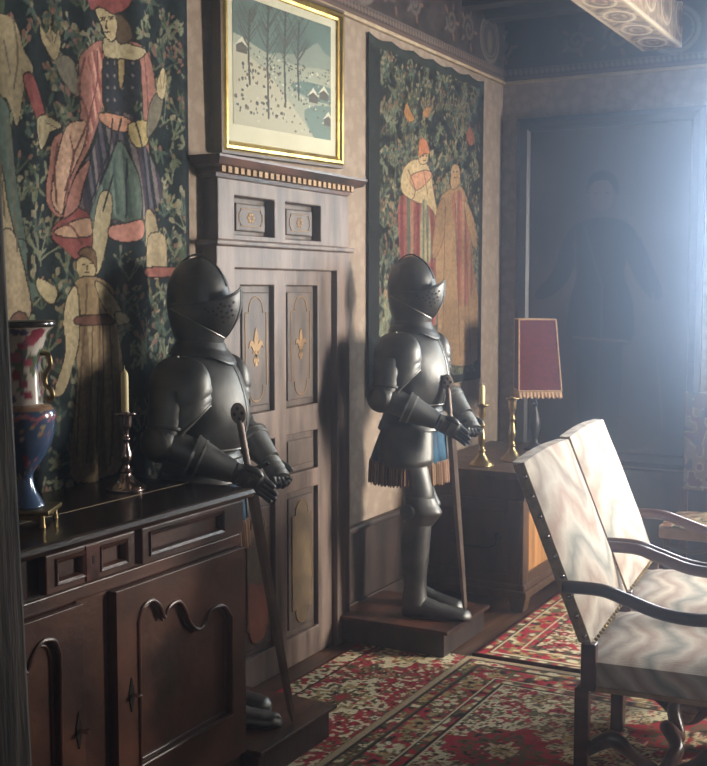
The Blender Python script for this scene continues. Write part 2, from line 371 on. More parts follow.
# partition beside the viewer: its oak end post is the dark strip at the left
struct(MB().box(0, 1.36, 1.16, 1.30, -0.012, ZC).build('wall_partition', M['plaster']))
pa = on(1, 1.36, 6, 240); pb = on(1, 1.36, 34, 766)
sl = (pb[0] - pa[0]) / (pa[2] - pb[2]); x0 = pa[0] + sl * pa[2]
xt = x0 - sl * 2.6
b = MB(); b.add([(x0 - 0.17, 1.2, 0), (x0, 1.2, 0), (x0, 1.36, 0), (x0 - 0.17, 1.36, 0), (xt - 0.17, 1.2, 2.6), (xt, 1.2, 2.6), (xt, 1.36, 2.6), (xt - 0.17, 1.36, 2.6)],
                [(0, 3, 2, 1), (4, 5, 6, 7), (0, 1, 5, 4), (1, 2, 6, 5), (2, 3, 7, 6), (3, 0, 4, 7)])
struct(b.build('trim_1', M['postwood'], bevel=0.008), 'weathered grey oak post at the left edge', 'post')

# wainscot, skirting
b = MB(); b.box(0, 0.022, 4.96, Y1 - 0.03, -0.012, 0.50); b.box(0, 0.022, 1.35, 3.79, -0.012, 0.50)
struct(b.build('trim_2', M['wainscot']), 'dark panelled dado along the long wall', 'dado')
b = MB(); b.box(0, 0.05, 4.96, Y1 - 0.03, 0.50, 0.53); b.box(0, 0.05, 1.35, 3.79, 0.50, 0.53)
struct(b.build('trim_3', M['wainscot'], bevel=0.008))
struct(MB().box(0.022, 0.04, 4.96, 5.70, -0.012, 0.14).build('baseboard_left', M['wainscot'], bevel=0.005))
b = MB(); b.box(0.0, BX0, Y1 - 0.025, Y1, -0.012, 0.56); b.box(0, BX0, Y1 - 0.05, Y1, 0.56, 0.60)
struct(b.build('baseboard_back', M['wainscot']), 'dark dado under the large canvas', 'dado')

# painted frieze ------------------------------------------------------
def frieze_paint(u0, u1):
    P = Paint(u0, u1, 3.05, 3.5, int((u1 - u0) / 0.007), 66, (50, 42, 42))
    n = P.noise(0.05, 3)[..., None]; P.a = P.a * (0.75 + 0.5 * n)
    P.a[(P.V < 3.085)] = (92, 74, 68)
    for k in range(int((u1 - u0) / 0.035)):
        P.ell(u0 + 0.02 + k * 0.035, 3.11, 0.013, 0.018, (110, 94, 86), 0.4)
    P.a[(P.V > 3.13) & (P.V < 3.137)] = (96, 84, 78)
    k = 0; u = u1 - 0.26 if u0 > -0.1 and u1 > 5 else u0 + 0.4
    us = [u1 - 0.26 - 1.7 * i for i in range(8)]
    for u in us:
        P.ell(u, 3.285, 0.15, 0.135, (58, 52, 50)); P.ring(u, 3.285, 0.15, 0.135, 0.012, (100, 92, 86)); P.ring(u, 3.285, 0.118, 0.105, 0.005, (104, 94, 86))
        P.ell(u, 3.27, 0.04, 0.07, (98, 88, 76))
        for s in (-1, 1):
            for q, (du, r, sp) in enumerate(((0.34, 0.085, 1), (0.60, 0.07, -1))):
                pts = [(u + s * (du + r * (1 - t * 0.8) * math.cos(s * sp * t * 9)), 3.28 + r * (1 - t * 0.8) * math.sin(t * 9) * sp) for t in np.linspace(0, 1, 40)]
                P.line(pts, 0.011, (88, 80, 76))
                for t in range(5):
                    a = t * 1.26; P.ell(u + s * du + r * 1.25 * math.cos(a), 3.28 + r * 1.25 * math.sin(a), 0.028, 0.011, (96, 84, 84) if t % 2 else (108, 80, 70), a)
    return P
struct(frieze_paint(1.30, Y1 - 0.012).sheet('trim_4', M['fresco'], lambda U, V: (0.012 + 0 * U, U, V), thick=0.012), 'dark painted frieze with medallions above the long wall', 'frieze')
struct(frieze_paint(0.0, BX1 + 0.6).sheet('trim_5', M['fresco'], lambda U, V: (U, Y1 - 0.012 + 0 * U, V), thick=0.012), 'dark painted frieze above the end wall', 'frieze')
b = MB(); b.box(0, 0.026, 1.30, Y1 - 0.02, 3.043, 3.062)
struct(b.build('trim_6', M['cream'], bevel=0.004)); b = MB(); b.box(0.0, X1, Y1 - 0.026, Y1, 3.043, 3.062); struct(b.build('trim_7', M['cream'], bevel=0.004))

# ceiling timbers
for i, y in enumerate(np.arange(1.75, 7.1, 0.36)):
    struct(MB().box(0.0, 1.0, y, y + 0.13, ZC - 0.11, ZC).build('ceiling_joist', M['ceiling'], bevel=0.006))
    struct(MB().box(1.16, X1, y, y + 0.13, ZC - 0.11, ZC).build('ceiling_joist', M['ceiling'], bevel=0.006))
bx0, bx1, bz = 0.905, 1.145, 3.17
P = Paint(1.3, Y1 - 0.02, 0, 0.24 + 0.33, 900, 90, (150, 128, 104))
n = P.noise(0.03, 5)[..., None]; P.a = P.a * (0.78 + 0.44 * n)
for k in range(16):
    u = 1.5 + k * 0.36
    P.ring(u, 0.12, 0.13, 0.075, 0.008, (196, 178, 150)); P.ring(u, 0.12, 0.09, 0.045, 0.006, (112, 92, 78)); P.ell(u, 0.12, 0.05, 0.02, (118, 98, 82))
    P.ring(u + 0.18, 0.40, 0.12, 0.10, 0.008, (190, 172, 146)); P.ell(u + 0.18, 0.40, 0.06, 0.05, (116, 96, 80))
    for s in (-1, 1): P.ell(u + 0.18, 0.12 + s * 0.055, 0.05, 0.018, (108, 90, 76), s * 0.6)
for v in (0.012, 0.228, 0.25, 0.545): P.a[np.abs(P.V - v) < 0.009] = (188, 168, 140)
def beam_map(U, V):
    x = np.where(V < 0.24, bx0 + V, bx1); z = np.where(V < 0.24, bz, bz + (V - 0.24)); return (x, U, z)
bo = struct(MB().box(bx0 + 0.004, bx1 - 0.004, 1.3, Y1 - 0.01, bz + 0.004, ZC).build('ceiling_beam', M['postwood']), 'cream painted ceiling beam with ornament running to the end wall', 'beam')
P.sheet('painted_face', M['fresco'], beam_map, bo, thick=0)

# ================================================================== DOOR
door = struct(MB().box(0.0, 0.012, 3.94, 4.80, -0.012, 1.81).build('door_1', M['black']), 'old panelled oak door with gilded fleur de lis panels and overdoor', 'door')
def ogrid(poly_y, poly_z): pass
cols = [(4.02, 4.285), (4.385, 4.665)]; rows = [(0.125, 0.80), (0.885, 1.065), (1.19, 1.74)]
b = MB(); outer = [(3.94, -0.01), (4.80, -0.01), (4.80, 1.81), (3.94, 1.81)]
holes = [[(y0, z0), (y1, z0), (y1, z1), (y0, z1)] for y0, y1 in cols for z0, z1 in rows]
b.prism(outer, 0, 0.012, 0.045, holes).build('door_leaf', M['doorwood'], door, bevel=0.005)
def cartouche(yc, hw, z0, z1, r):
    """tablet with a round lobe above and below"""
    pts = [(yc - hw, z0 + r * 1.1), (yc - hw, z1 - r * 1.1), (yc - r * 0.9, z1 - r * 1.1)]
    pts += [(yc - r * 0.9 * math.cos(t), z1 - r * 0.95 + r * 0.95 * math.sin(t)) for t in np.linspace(0.05, PI - 0.05, 12)]
    pts += [(yc + r * 0.9, z1 - r * 1.1), (yc + hw, z1 - r * 1.1), (yc + hw, z0 + r * 1.1), (yc + r * 0.9, z0 + r * 1.1)]
    pts += [(yc + r * 0.9 * math.cos(t), z0 + r * 0.95 - r * 0.95 * math.sin(t)) for t in np.linspace(0.05, PI - 0.05, 12)]
    pts += [(yc - r * 0.9, z0 + r * 1.1)]
    return pts
def outline(poly, x, r, name, mat, parent):
    return MB().tube([(x, y, z) for y, z in poly], r, 6, (1, 0, 0), closed=True).build(name, mat, parent, smooth=True)
def fleur(yc, zc, h, x0, x1):
    m = MB(); w = h * 0.36
    m.prism(spline([(yc, zc + h / 2), (yc + w * 0.28, zc + h * 0.2), (yc + w * 0.12, zc - h * 0.08), (yc - w * 0.12, zc - h * 0.08), (yc - w * 0.28, zc + h * 0.2)], 4, True), 0, x0, x1)
    for s in (-1, 1):
        m.prism(spline([(yc + s * w * 0.12, zc - h * 0.10), (yc + s * w * 0.35, zc + h * 0.14), (yc + s * w * 0.75, zc + h * 0.16), (yc + s * w * 0.95, zc - h * 0.02), (yc + s * w * 0.72, zc + h * 0.04), (yc + s * w * 0.5, zc - h * 0.02), (yc + s * w * 0.25, zc - h * 0.16)], 4, True), 0, x0, x1)
        m.prism(spline([(yc, zc - h * 0.18), (yc + s * w * 0.35, zc - h * 0.34), (yc + s * w * 0.28, zc - h * 0.42), (yc + s * w * 0.05, zc - h * 0.3)], 4, True), 0, x0, x1)
    m.box(x0, x1, yc - w * 0.42, yc + w * 0.42, zc - h * 0.17, zc - h * 0.11)
    m.prism([(yc - 0.006, zc - h * 0.17), (yc + 0.006, zc - h * 0.17), (yc + 0.01, zc - h * 0.5), (yc - 0.01, zc - h * 0.5)], 0, x0, x1)
    return m
for ci, (y0, y1) in enumerate(cols):
    for ri, (z0, z1) in enumerate(rows):
        yc = (y0 + y1) / 2
        p = MB(); p.box(0.012, 0.022, y0, y1, z0, z1); p.box(0.022, 0.034, y0 + 0.03, y1 - 0.03, z0 + 0.03, z1 - 0.03)
        po = p.build('raised_panel', M['doorpanel'], door, bevel=0.006)
        if ri == 2:
            ct = cartouche(yc, 0.082, z0 + 0.05, z1 - 0.05, 0.06); outline(ct, 0.034, 0.0035, 'gold_border', M['giltline'], po)
            fo = fleur(yc, 1.475, 0.165 if ci == 0 else 0.14, 0.033, 0.037).build('fleur_de_lis', M['giltline'], po)
        elif ri == 0:
            ct = cartouche(yc, 0.085, z0 + 0.05, z1 - 0.05, 0.06)
            MB().prism(ct, 0, 0.033, 0.038).build('painted_tablet', M['tan'], po)
            if ci == 0:
                MB().prism(spline([(yc - 0.075, 0.27), (yc - 0.05, 0.19), (yc, 0.19), (yc + 0.05, 0.20), (yc + 0.075, 0.28), (yc + 0.075, 0.44), (yc, 0.43), (yc - 0.075, 0.45)], 4, True), 0, 0.037, 0.0395).build('red_paint_patch', M['red'], po)
            outline(ct, 0.038, 0.0025, 'gold_border', M['giltline'], po)
b = MB(); b.prism([(3.81, -0.01), (3.94, -0.01), (3.94, 1.81), (4.80, 1.81), (4.80, -0.01), (4.925, -0.01), (4.925, 1.90), (3.81, 1.90)], 0, 0.0, 0.075)
b.build('door_frame', M['doorwood'], door, bevel=0.005)
MB().box(0.0, 0.10, 3.78, 4.93, 1.90, 1.922).build('ledge', M['doorwood'], door, bevel=0.006)
b = MB(); b.prism([(3.82, 1.922), (4.905, 1.922), (4.905, 2.17), (3.82, 2.17)], 0, 0.0, 0.075, [[(3.94, 1.945), (4.245, 1.945), (4.245, 2.105), (3.94, 2.105)], [(4.335, 1.945), (4.645, 1.945), (4.645, 2.105), (4.335, 2.105)]])
b.build('overdoor', M['doorwood'], door, bevel=0.005)
for y0, y1 in ((3.94, 4.245), (4.335, 4.645)):
    p = MB(); p.box(0.0, 0.03, y0, y1, 1.945, 2.105); p.box(0.03, 0.052, y0 + 0.045, y1 - 0.04, 1.965, 2.08)
    po = p.build('overdoor_panel', M['doorpanel'], door, bevel=0.006)
    yc = (y0 + y1) / 2
    outline([(yc + a, 2.022 + c) for a, c in ((-.088, -.018), (-.078, -.022), (-.074, -.036), (.074, -.036), (.078, -.022), (.088, -.018), (.088, .018), (.078, .022), (.074, .036), (-.074, .036), (-.078, .022), (-.088, .018))], 0.053, 0.0022, 'gold_border', M['giltline'], po)
    m = MB()
    for a in range(6): m.ball((0.053, yc + 0.018 * math.cos(a * PI / 3), 2.022 + 0.016 * math.sin(a * PI / 3)), (0.003, 0.011, 0.008), 8, 5)
    m.build('gold_flower', M['giltline'], po, smooth=True)
b = MB()
prof = [(0.0, 2.17), (0.085, 2.17), (0.09, 2.185), (0.105, 2.19), (0.105, 2.205), (0.135, 2.215), (0.15, 2.24), (0.15, 2.25), (0.0, 2.25)]
rings = []
for (d, z) in prof: rings.append([(0, 3.86 - d + 0.02 if d else 3.82, z), (max(d, 0.001), 3.86 - d + 0.02 if d else 3.82, z), (max(d, 0.001), 4.87 + d - 0.055 if d else 4.90, z), (0, 4.87 + d - 0.055 if d else 4.90, z)])
b.loft(rings, True, True).build('cornice', M['wood'], door)
b = MB()
for k in range(25):
    y = 3.785 + k * 0.0445; b.box(0.10, 0.122, y, y + 0.026, 2.186, 2.210)
b.build('dentil_row', M['giltline'], door)

# ================================================================== TAPESTRIES
C1 = lambda pts, ox=0, oy=0, s=2.946: [(x / s + ox, y / s + oy) for x, y in pts]
CREAM, PINK, ROSE, NAVY, TEAL, OCH, GREY, VIO = (164, 152, 116), (160, 104, 94), (144, 70, 70), (44, 52, 62), (84, 106, 98), (148, 130, 90), (112, 108, 94), (66, 58, 74)
def millefleurs(P, n, size, seed, cols, stem=(74, 90, 72)):
    g = random.Random(seed)
    for _ in range(n):
        u = g.uniform(P.u0, P.u1); v = g.uniform(P.v0, P.v1); s = size * g.uniform(0.6, 1.3); c = g.choice(cols); kind = g.random()
        lf = g.choice([stem, (98, 112, 88), (112, 122, 98), (70, 92, 84)])
        if kind < 0.45:
            for k in range(g.randint(3, 6)):
                a = g.uniform(0.15, 0.85) * PI; L = s * g.uniform(0.6, 1.2); q = (u + L * math.cos(a), v + L * math.sin(a))
                P.seg((u, v), q, 0.0032, lf, True); P.ell(q[0], q[1], 0.016 * s / 0.1, 0.010 * s / 0.1, c, a, True)
        elif kind < 0.8:
            for k in range(g.randint(4, 7)):
                a = g.uniform(0, 2 * PI); P.ell(u + 0.3 * s * math.cos(a), v + 0.3 * s * math.sin(a), s * 0.26, s * 0.075, lf, a, True)
            P.ell(u, v + 0.1 * s, s * 0.12, s * 0.12, c, 0, True)
        else:
            for k in range(6): P.ell(u + 0.02 * math.sin(k * 2 + u * 9), v + k * s * 0.14, s * 0.12, s * 0.06, c if k % 2 else lf, (1 if k % 2 else -1) * 0.6, True)
ty0, ty1, tz0, tz1 = 1.95, 3.69, 0.80, 3.035
P = Paint(ty0, ty1, tz0, tz1, 390, 500, (34, 46, 52))
W1 = lambda pts: wall_yz(0.045, C1(pts)); W5 = lambda pts: wall_yz(0.045, C1(pts, 0, 240))
def fig(pts, col, line=(48, 40, 38), W=W1): P.poly(W(pts), col, line=line)
# left-hand lady
fig([(-60, 60), (45, 50), (80, 150), (105, 205), (80, 260), (60, 375), (25, 290), (-60, 260)], (150, 136, 104)); fig([(-60, 280), (20, 290), (40, 360), (55, 500), (75, 640), (90, 780), (30, 800), (-60, 780)], TEAL)
fig([(-60, 560), (5, 470), (30, 600), (60, 780), (-60, 800)], (168, 152, 118)); fig([(75, 230), (105, 222), (147, 330), (115, 347)], ROSE); fig([(118, 350), (150, 338), (192, 372), (162, 388), (150, 420), (133, 442), (120, 400)], CREAM)
fig([(30, 10), (86, 5), (95, 120), (180, 145), (168, 192), (112, 168), (95, 225), (60, 60)], TEAL, W=W5); fig([(0, 0), (50, -20), (92, 140), (96, 225), (50, 262), (-40, 250)], (164, 146, 116), W=W5)
fig([(120, 110), (178, 140), (168, 190), (118, 150)], CREAM, W=W5)
fig([(30, 245), (95, 240), (80, 500), (20, 500)], (120, 84, 76), W=W5)
# standing gallant
fig([(250, 150), (322, 118), (325, 230), (315, 330), (275, 420), (232, 520), (195, 640), (150, 592), (158, 480), (172, 400), (235, 370), (245, 280), (240, 205)], PINK)
P.stripes(W1([(262, 170), (312, 140), (315, 230), (300, 330), (262, 420), (240, 430), (268, 330), (280, 240)]), [ROSE, PINK, (196, 140, 122)], 0.017, 0.35)
fig([(205, 372), (262, 360), (250, 440), (205, 560), (192, 630), (165, 590), (175, 480)], (192, 150, 124))
fig([(385, 120), (440, 150), (462, 205), (468, 290), (445, 352), (452, 480), (440, 480), (425, 350), (420, 260), (408, 180)], PINK)
fig([(322, 165), (372, 160), (412, 180), (417, 260), (398, 312), (365, 332), (322, 318), (316, 250)], NAVY)
for k in range(14): P.ell(*W1([(330 + (k % 4) * 22, 185 + (k // 4) * 36)])[0], 0.006, 0.006, (120, 112, 118))
fig([(362, 165), (380, 170), (376, 250), (366, 250)], OCH); fig([(322, 105), (370, 105), (388, 128), (440, 150), (402, 178), (372, 172), (322, 165)], CREAM)
fig([(295, 22), (355, 25), (366, 62), (360, 100), (346, 120), (326, 108), (310, 65)], (182, 164, 122))
fig([(350, 30), (384, 60), (394, 112), (372, 128), (356, 108), (362, 70)], (96, 78, 62)); fig([(268, -25), (385, -30), (386, 20), (348, 40), (310, 18), (276, 30)], ROSE)
P.stripes(W1([(318, 335), (395, 340), (432, 420), (472, 500), (492, 565), (462, 625), (418, 640), (330, 660), (255, 640), (212, 590), (240, 500), (290, 420)]), [VIO, NAVY, (88, 84, 100), NAVY, (112, 104, 108)], 0.022, 0.22)
fig([(362, 415), (395, 470), (418, 560), (412, 662), (350, 645), (330, 672), (268, 640), (300, 560)], TEAL)
P.stripes(W1([(366, 440), (390, 480), (410, 560), (400, 640), (352, 630), (300, 640), (310, 560)]), [TEAL, (100, 122, 112), (66, 88, 84)], 0.02, 0.1)
fig([(318, 560), (345, 600), (312, 790), (268, 790), (285, 640)], (168, 154, 118)); fig([(335, 668), (378, 658), (420, 648), (427, 690), (400, 712), (342, 704)], (186, 120, 108))
fig([(168, 668), (196, 640), (236, 612), (268, 634), (278, 690), (270, 738), (240, 766), (205, 742), (168, 704)], ROSE); fig([(180, 672), (262, 640), (274, 664), (272, 694), (220, 700), (178, 692)], (184, 142, 114)); fig([(196, 628), (232, 520), (270, 470), (250, 560), (240, 612), (205, 640)], PINK)
fig([(432, 630), (470, 640), (486, 800), (445, 800)], (150, 134, 104)); fig([(312, 330), (385, 345), (392, 385), (345, 382), (308, 352)], (186, 130, 104))
fig([(388, 365), (442, 358), (444, 420), (402, 432)], (170, 150, 98))
fig([(174, 172), (206, 160), (232, 190), (242, 285), (205, 250), (180, 212)], GREY); fig([(132, 72), (150, 96), (160, 66), (170, 96), (184, 90), (186, 150), (168, 178), (148, 140), (134, 110)], (170, 154, 116))
fig([(458, 290), (496, 262), (482, 350), (447, 405), (440, 370)], GREY); fig([(474, 232), (494, 196), (506, 232), (497, 288), (474, 280)], (170, 154, 116))
# standing lady below
fig([(236, 60), (272, 45), (292, 90), (268, 116), (242, 108)], (176, 158, 118), W=W5)
fig([(232, 122), (290, 108), (345, 140), (358, 250), (376, 400), (372, 640), (330, 700), (215, 700), (232, 480), (242, 330), (240, 220)], (150, 126, 92), W=W5)
P.stripes(W5([(246, 240), (350, 250), (368, 400), (362, 660), (222, 660), (240, 480)]), [(150, 126, 92), (128, 104, 78), (162, 140, 106)], 0.028, 0.05)
fig([(206, 168), (238, 140), (244, 290), (222, 380), (196, 452), (172, 450), (200, 330), (194, 240)], (172, 158, 122), W=W5)
fig([(445, -10), (500, -10), (500, 105), (442, 100)], (160, 142, 110), W=W5); fig([(440, 82), (545, 82), (545, 105), (440, 108)], (148, 84, 76), W=W5)
FOLD = (112, 66, 64)
for pts in ([(255, 170), (240, 260), (262, 350), (225, 470), (205, 600)], [(300, 150), (298, 240), (270, 330), (255, 430)], [(180, 420), (172, 500), (178, 600)], [(430, 160), (440, 240), (446, 330)], [(218, 400), (228, 470), (200, 560)], [(190, 660), (225, 670), (250, 720)]): P.line(W1(spline(pts, 5)), .004, FOLD)
for pts in ([(345, 350), (330, 460), (270, 600)], [(372, 350), (352, 430), (310, 540)], [(400, 350), (428, 470), (444, 600)], [(385, 470), (384, 640)], [(345, 520), (318, 620)]): P.line(W1(spline(pts, 5)), .0045, (40, 44, 54))
for pts in ([(50, 60), (62, 160), (50, 260)], [(20, 120), (40, 220)], [(30, 350), (48, 560), (60, 740)], [(10, 480), (22, 640)]): P.line(W1(spline(pts, 5)), .004, (108, 96, 76))
for pts in ([(262, 130), (258, 230), (246, 420), (236, 640)], [(300, 130), (308, 240), (300, 440), (290, 660)], [(330, 150), (340, 300), (346, 500), (340, 660)], [(278, 240), (274, 460), (262, 660)], [(318, 240), (322, 460)]): P.line(W5(spline(pts, 5)), .0045, (104, 84, 64))
fig([(240, 225), (345, 222), (350, 246), (240, 250)], (112, 72, 62), W=W5); fig([(286, 122), (330, 140), (372, 215), (352, 240), (310, 180)], (164, 148, 112), W=W5); fig([(350, 215), (376, 214), (392, 240), (360, 250)], (168, 152, 116), W=W5)
fig([(240, 40), (262, 20), (290, 40), (294, 92), (282, 70), (262, 52)], (112, 84, 62), W=W5)
EYE = (66, 50, 44)
for pts in ([(312, 58), (322, 56)], [(336, 54), (347, 53)], [(328, 60), (325, 80), (331, 82)], [(322, 94), (338, 92)], [(310, 52), (324, 49)], [(334, 48), (349, 47)]): P.line(W1(pts), .0026, EYE)
for pts in ([(250, 72), (257, 71)], [(268, 70), (276, 70)], [(256, 96), (268, 95)], [(263, 74), (261, 86)]): P.line(W5(pts), .0024, EYE)
for pts in ([(138, 80), (160, 120)], [(160, 72), (166, 118)], [(178, 96), (170, 126)], [(482, 220), (488, 262)], [(500, 214), (494, 258)], [(128, 372), (128, 410)], [(150, 360), (176, 376)]): P.line(W1(pts), .0022, (110, 92, 68))
millefleurs(P, 900, 0.078, 3, [(128, 124, 100), (136, 130, 106), (108, 112, 94), (128, 90, 80), (118, 106, 78)])
P.a[P.U > ty1 - 0.03] = (30, 38, 44)
n = P.noise(0.012, 4)[..., None] * 0.5 + P.noise(0.16, 8)[..., None] * 0.5; P.a = P.a * (0.78 + 0.44 * n); P.a = P.a * .72 + .28 * P.a.mean(-1, keepdims=True) * np.array([1.06, 1.0, .92])
t1 = P.sheet('tapestry', M['tapestry'], lambda U, V: (0.030 + 0.013 * np.sin(U * 21 + 0.6 * np.sin(V * 2)) * (0.5 + 0.3 * np.sin(U * 8)) + 0.004 * np.sin(U * 47), U, V))
tag(t1, 'large blue tapestry of a gallant in a pink cloak hanging behind the dark cabinet', 'tapestry')

sy0, sy1, sz0, sz1 = 5.235, 6.78, 1.165, 3.015
P = Paint(sy0, sy1, sz0, sz1, 330, 400, (30, 34, 34))
W3 = lambda pts: wall_yz(0.035, C1(pts, 350, 0)); W7 = lambda pts: wall_yz(0.035, [(x / 5.89 + 360, y / 5.89 + 240) for x, y in pts])
def fig2(pts, col, line=(52, 38, 36), W=W3): P.poly(W(pts), col, line=line)
P.stripes(wall_yz(0.035, [(404, 196), (438, 200), (443, 250), (445, 300), (440, 325), (404, 322), (403, 260)]), [(144, 70, 66), (116, 48, 50), (144, 76, 70), (84, 92, 76), (156, 106, 84)], 0.040, 0.02)
fig2([(165, 500), (200, 468), (240, 488), (256, 560), (268, 640), (240, 605), (205, 596), (162, 565)], (176, 152, 108)); fig2([(210, 440), (238, 448), (236, 478), (214, 480)], (182, 150, 108))
fig2([(214, 408), (234, 412), (244, 450), (226, 452), (212, 462)], (188, 106, 64))
fig2([(185, 520), (235, 500), (250, 520), (205, 560)], (186, 128, 96)); P.stripes(W3([(220, 600), (240, 610), (250, 760), (215, 760)]), [(86, 104, 90), (150, 134, 96)], 0.03)
fig2([(272, 600), (298, 560), (330, 545), (352, 585), (366, 680), (372, 780), (390, 900), (385, 1060), (280, 1060), (270, 900), (262, 766)], (148, 114, 78)); fig2([(308, 490), (328, 488), (331, 540), (308, 556)], (160, 126, 88))
P.stripes(W3([(310, 575), (345, 575), (362, 700), (370, 850), (330, 900), (318, 700)]), [(150, 84, 74), (148, 114, 78), (128, 66, 62)], 0.035)
fig2([(168, 330), (176, 300), (186, 322), (198, 350), (182, 358)], (186, 124, 66)); fig2([(222, 330), (236, 312), (248, 318), (238, 345)], (168, 112, 66)); fig2([(350, 395), (362, 370), (376, 410), (362, 430)], (150, 84, 66))
for k in range(3): P.line(wall_yz(0.035, [(398 + k * 14, 190), (400 + k * 15, 150), (397 + k * 15, 110), (402 + k * 15, 70)]), 0.008, (84, 82, 60), True)
for pts in ([(222, 458), (227, 457)], [(232, 458), (236, 458)], [(224, 472), (232, 472)], [(312, 505), (317, 505)], [(322, 505), (326, 505)], [(315, 522), (323, 522)]): P.line(W3(pts), .0035, (66, 50, 44))
for pts in ([(180, 500), (200, 560), (190, 590)], [(225, 500), (238, 570)], [(200, 620), (190, 900)], [(232, 620), (246, 920)], [(255, 620), (268, 940)], [(290, 620), (284, 1040)], [(318, 600), (330, 1050)], [(345, 620), (362, 1040)]): P.line(W3(spline(pts, 4)), .005, (92, 62, 52))
fig2([(345, 590), (372, 640), (384, 720), (370, 725), (352, 660)], (148, 114, 78)); fig2([(268, 610), (290, 590), (286, 700), (262, 760), (252, 740)], (140, 106, 74))
millefleurs(P, 950, 0.085, 9, [(132, 120, 90), (118, 110, 84), (126, 92, 70), (112, 70, 62), (92, 98, 76), (140, 128, 96)], (62, 74, 58))
P.a[P.U < sy0 + 0.13] = (32, 36, 38); P.a[P.U > sy1 - 0.06] = (32, 36, 38); P.a[P.V > sz1 - 0.05] = (44, 52, 48); P.a[P.V < sz0 + 0.05] = (32, 36, 38)
n = P.noise(0.014, 14)[..., None] * 0.5 + P.noise(0.2, 18)[..., None] * 0.5; P.a = P.a * (0.68 + 0.44 * n); P.a = P.a * .74 + .26 * P.a.mean(-1, keepdims=True) * np.array([1.08, 1.0, .9])
t2 = P.sheet('tapestry', M['tapestry'], lambda U, V: (0.016 + 0.006 * np.sin(U * 9) * (3.1 - V) * 0.6, U, V - 0.018 * np.abs(np.sin((U - sy0) * PI / 0.26)) * np.clip((V - sz0) / (sz1 - sz0), 0, 1) ** 8))
tag(t2, 'flowery dark tapestry of a lady in a rose gown right of the door', 'tapestry')

# ================================================================== PICTURE over the door
pw, ph = 1.02, 0.735
pic = thing('framed_picture', 'gilt framed print of a snowy landscape hung above the door', 'picture', (0.012, 4.388, 2.287))
pic.rotation_euler = (math.radians(1.6), math.radians(1.0), 0)
def frame_rings(prof):
    b = MB()
    rings = [[(x, -pw / 2 + i, i), (x, pw / 2 - i, i), (x, pw / 2 - i, ph - i), (x, -pw / 2 + i, ph - i)] for i, x in prof]
    return b.loft(rings, False, False)
frame_rings([(0.055, 0.030), (0.052, 0.040), (0.040, 0.043), (0.034, 0.056), (0.022, 0.056), (0.016, 0.048), (0.012, 0.046)]).build('gilt_frame', M['gilt'], pic)
frame_rings([(0.012, 0.046), (0.0, 0.046), (0.0, 0.0), (0.03, 0.0)]).build('frame_side', M['framebrown'], pic)
MB().box(0.024, 0.030, -pw / 2 + 0.05, pw / 2 - 0.05, 0.05, ph - 0.05).build('mat_board', M['mat'], pic)
u1 = pw / 2 - 0.105; v0, v1 = 0.125, ph - 0.09
P = Paint(-u1, u1, v0, v1, 230, 160, (76, 94, 88))
P.a = P.a * (0.9 + 0.25 * P.noise(0.09, 1)[..., None])
vv = lambda t: v0 + (v1 - v0) * t; uu = lambda t: -u1 + 2 * u1 * t
P.poly([(uu(.35), vv(.62)), (uu(.55), vv(.66)), (uu(.7), vv(.72)), (uu(.84), vv(.82)), (uu(.92), vv(.76)), (uu(1.05), vv(.7)), (uu(1.05), vv(.5)), (uu(.3), vv(.5))], (116, 126, 114), mark=False)
P.poly([(uu(-.1), vv(.66)), (uu(.3), vv(.62)), (uu(.6), vv(.58)), (uu(1.1), vv(.56)), (uu(1.1), vv(-.1)), (uu(-.1), vv(-.1))], (140, 144, 126), mark=False)
P.poly([(uu(.55), vv(.40)), (uu(.75), vv(.47)), (uu(1.1), vv(.44)), (uu(1.1), vv(.34)), (uu(.8), vv(.32))], (84, 106, 98), mark=False)
P.poly([(uu(.7), vv(.22)), (uu(1.1), vv(.28)), (uu(1.1), vv(-.1)), (uu(.86), vv(-.05))], (92, 112, 102), mark=False)
P.poly([(uu(-.1), vv(.6)), (uu(.25), vv(.5)), (uu(.5), vv(.3)), (uu(.74), vv(.06)), (uu(.8), vv(-.1)), (uu(-.1), vv(-.1))], (160, 156, 134), mark=False)
g = random.Random(5)
for _ in range(420):
    u, v = g.uniform(.1, 1), g.uniform(.02, .62)
    if v > 0.62 - 0.55 * u + 0.02 or g.random() < .12: P.ell(uu(u), vv(v), g.uniform(.004, .011), g.uniform(.003, .005), g.choice([(66, 68, 58), (92, 92, 78), (54, 54, 48), (176, 176, 156), (104, 116, 104)]))
for u, v in ((.80, .30), (.92, .34), (.97, .12), (.08, .56)):
    P.poly([(uu(u - .05), vv(v)), (uu(u + .05), vv(v)), (uu(u + .05), vv(v + .06)), (uu(u), vv(v + .12)), (uu(u - .05), vv(v + .06))], (70, 64, 54), False, False)
    P.poly([(uu(u - .065), vv(v + .05)), (uu(u), vv(v + .13)), (uu(u + .065), vv(v + .05)), (uu(u), vv(v + .09))], (186, 184, 164), False, False)
for u, vb, vt in ((.33, .10, 1.0), (.50, .22, 1.0), (.64, .30, .95), (.15, .34, .9)):
    P.line([(uu(u), vv(vb)), (uu(u - .01), vv(.6)), (uu(u + .005), vv(vt))], 0.0075, (44, 44, 38))
    for k in range(30):
        v = vb + (vt - vb) * g.uniform(.45, 1); s = g.choice([-1, 1]); L = g.uniform(.04, .13)
        P.line([(uu(u), vv(v)), (uu(u + s * L * .6), vv(v + L * .9)), (uu(u + s * L), vv(v + L * 1.6))], 0.0022, (62, 66, 58))
for k in range(70):
    P.ell(uu(g.uniform(0.02, .5)), vv(g.uniform(.1, .5)), g.uniform(.004, .013), g.uniform(.004, .009), g.choice([(58, 54, 46), (76, 68, 54), (96, 82, 62)]))
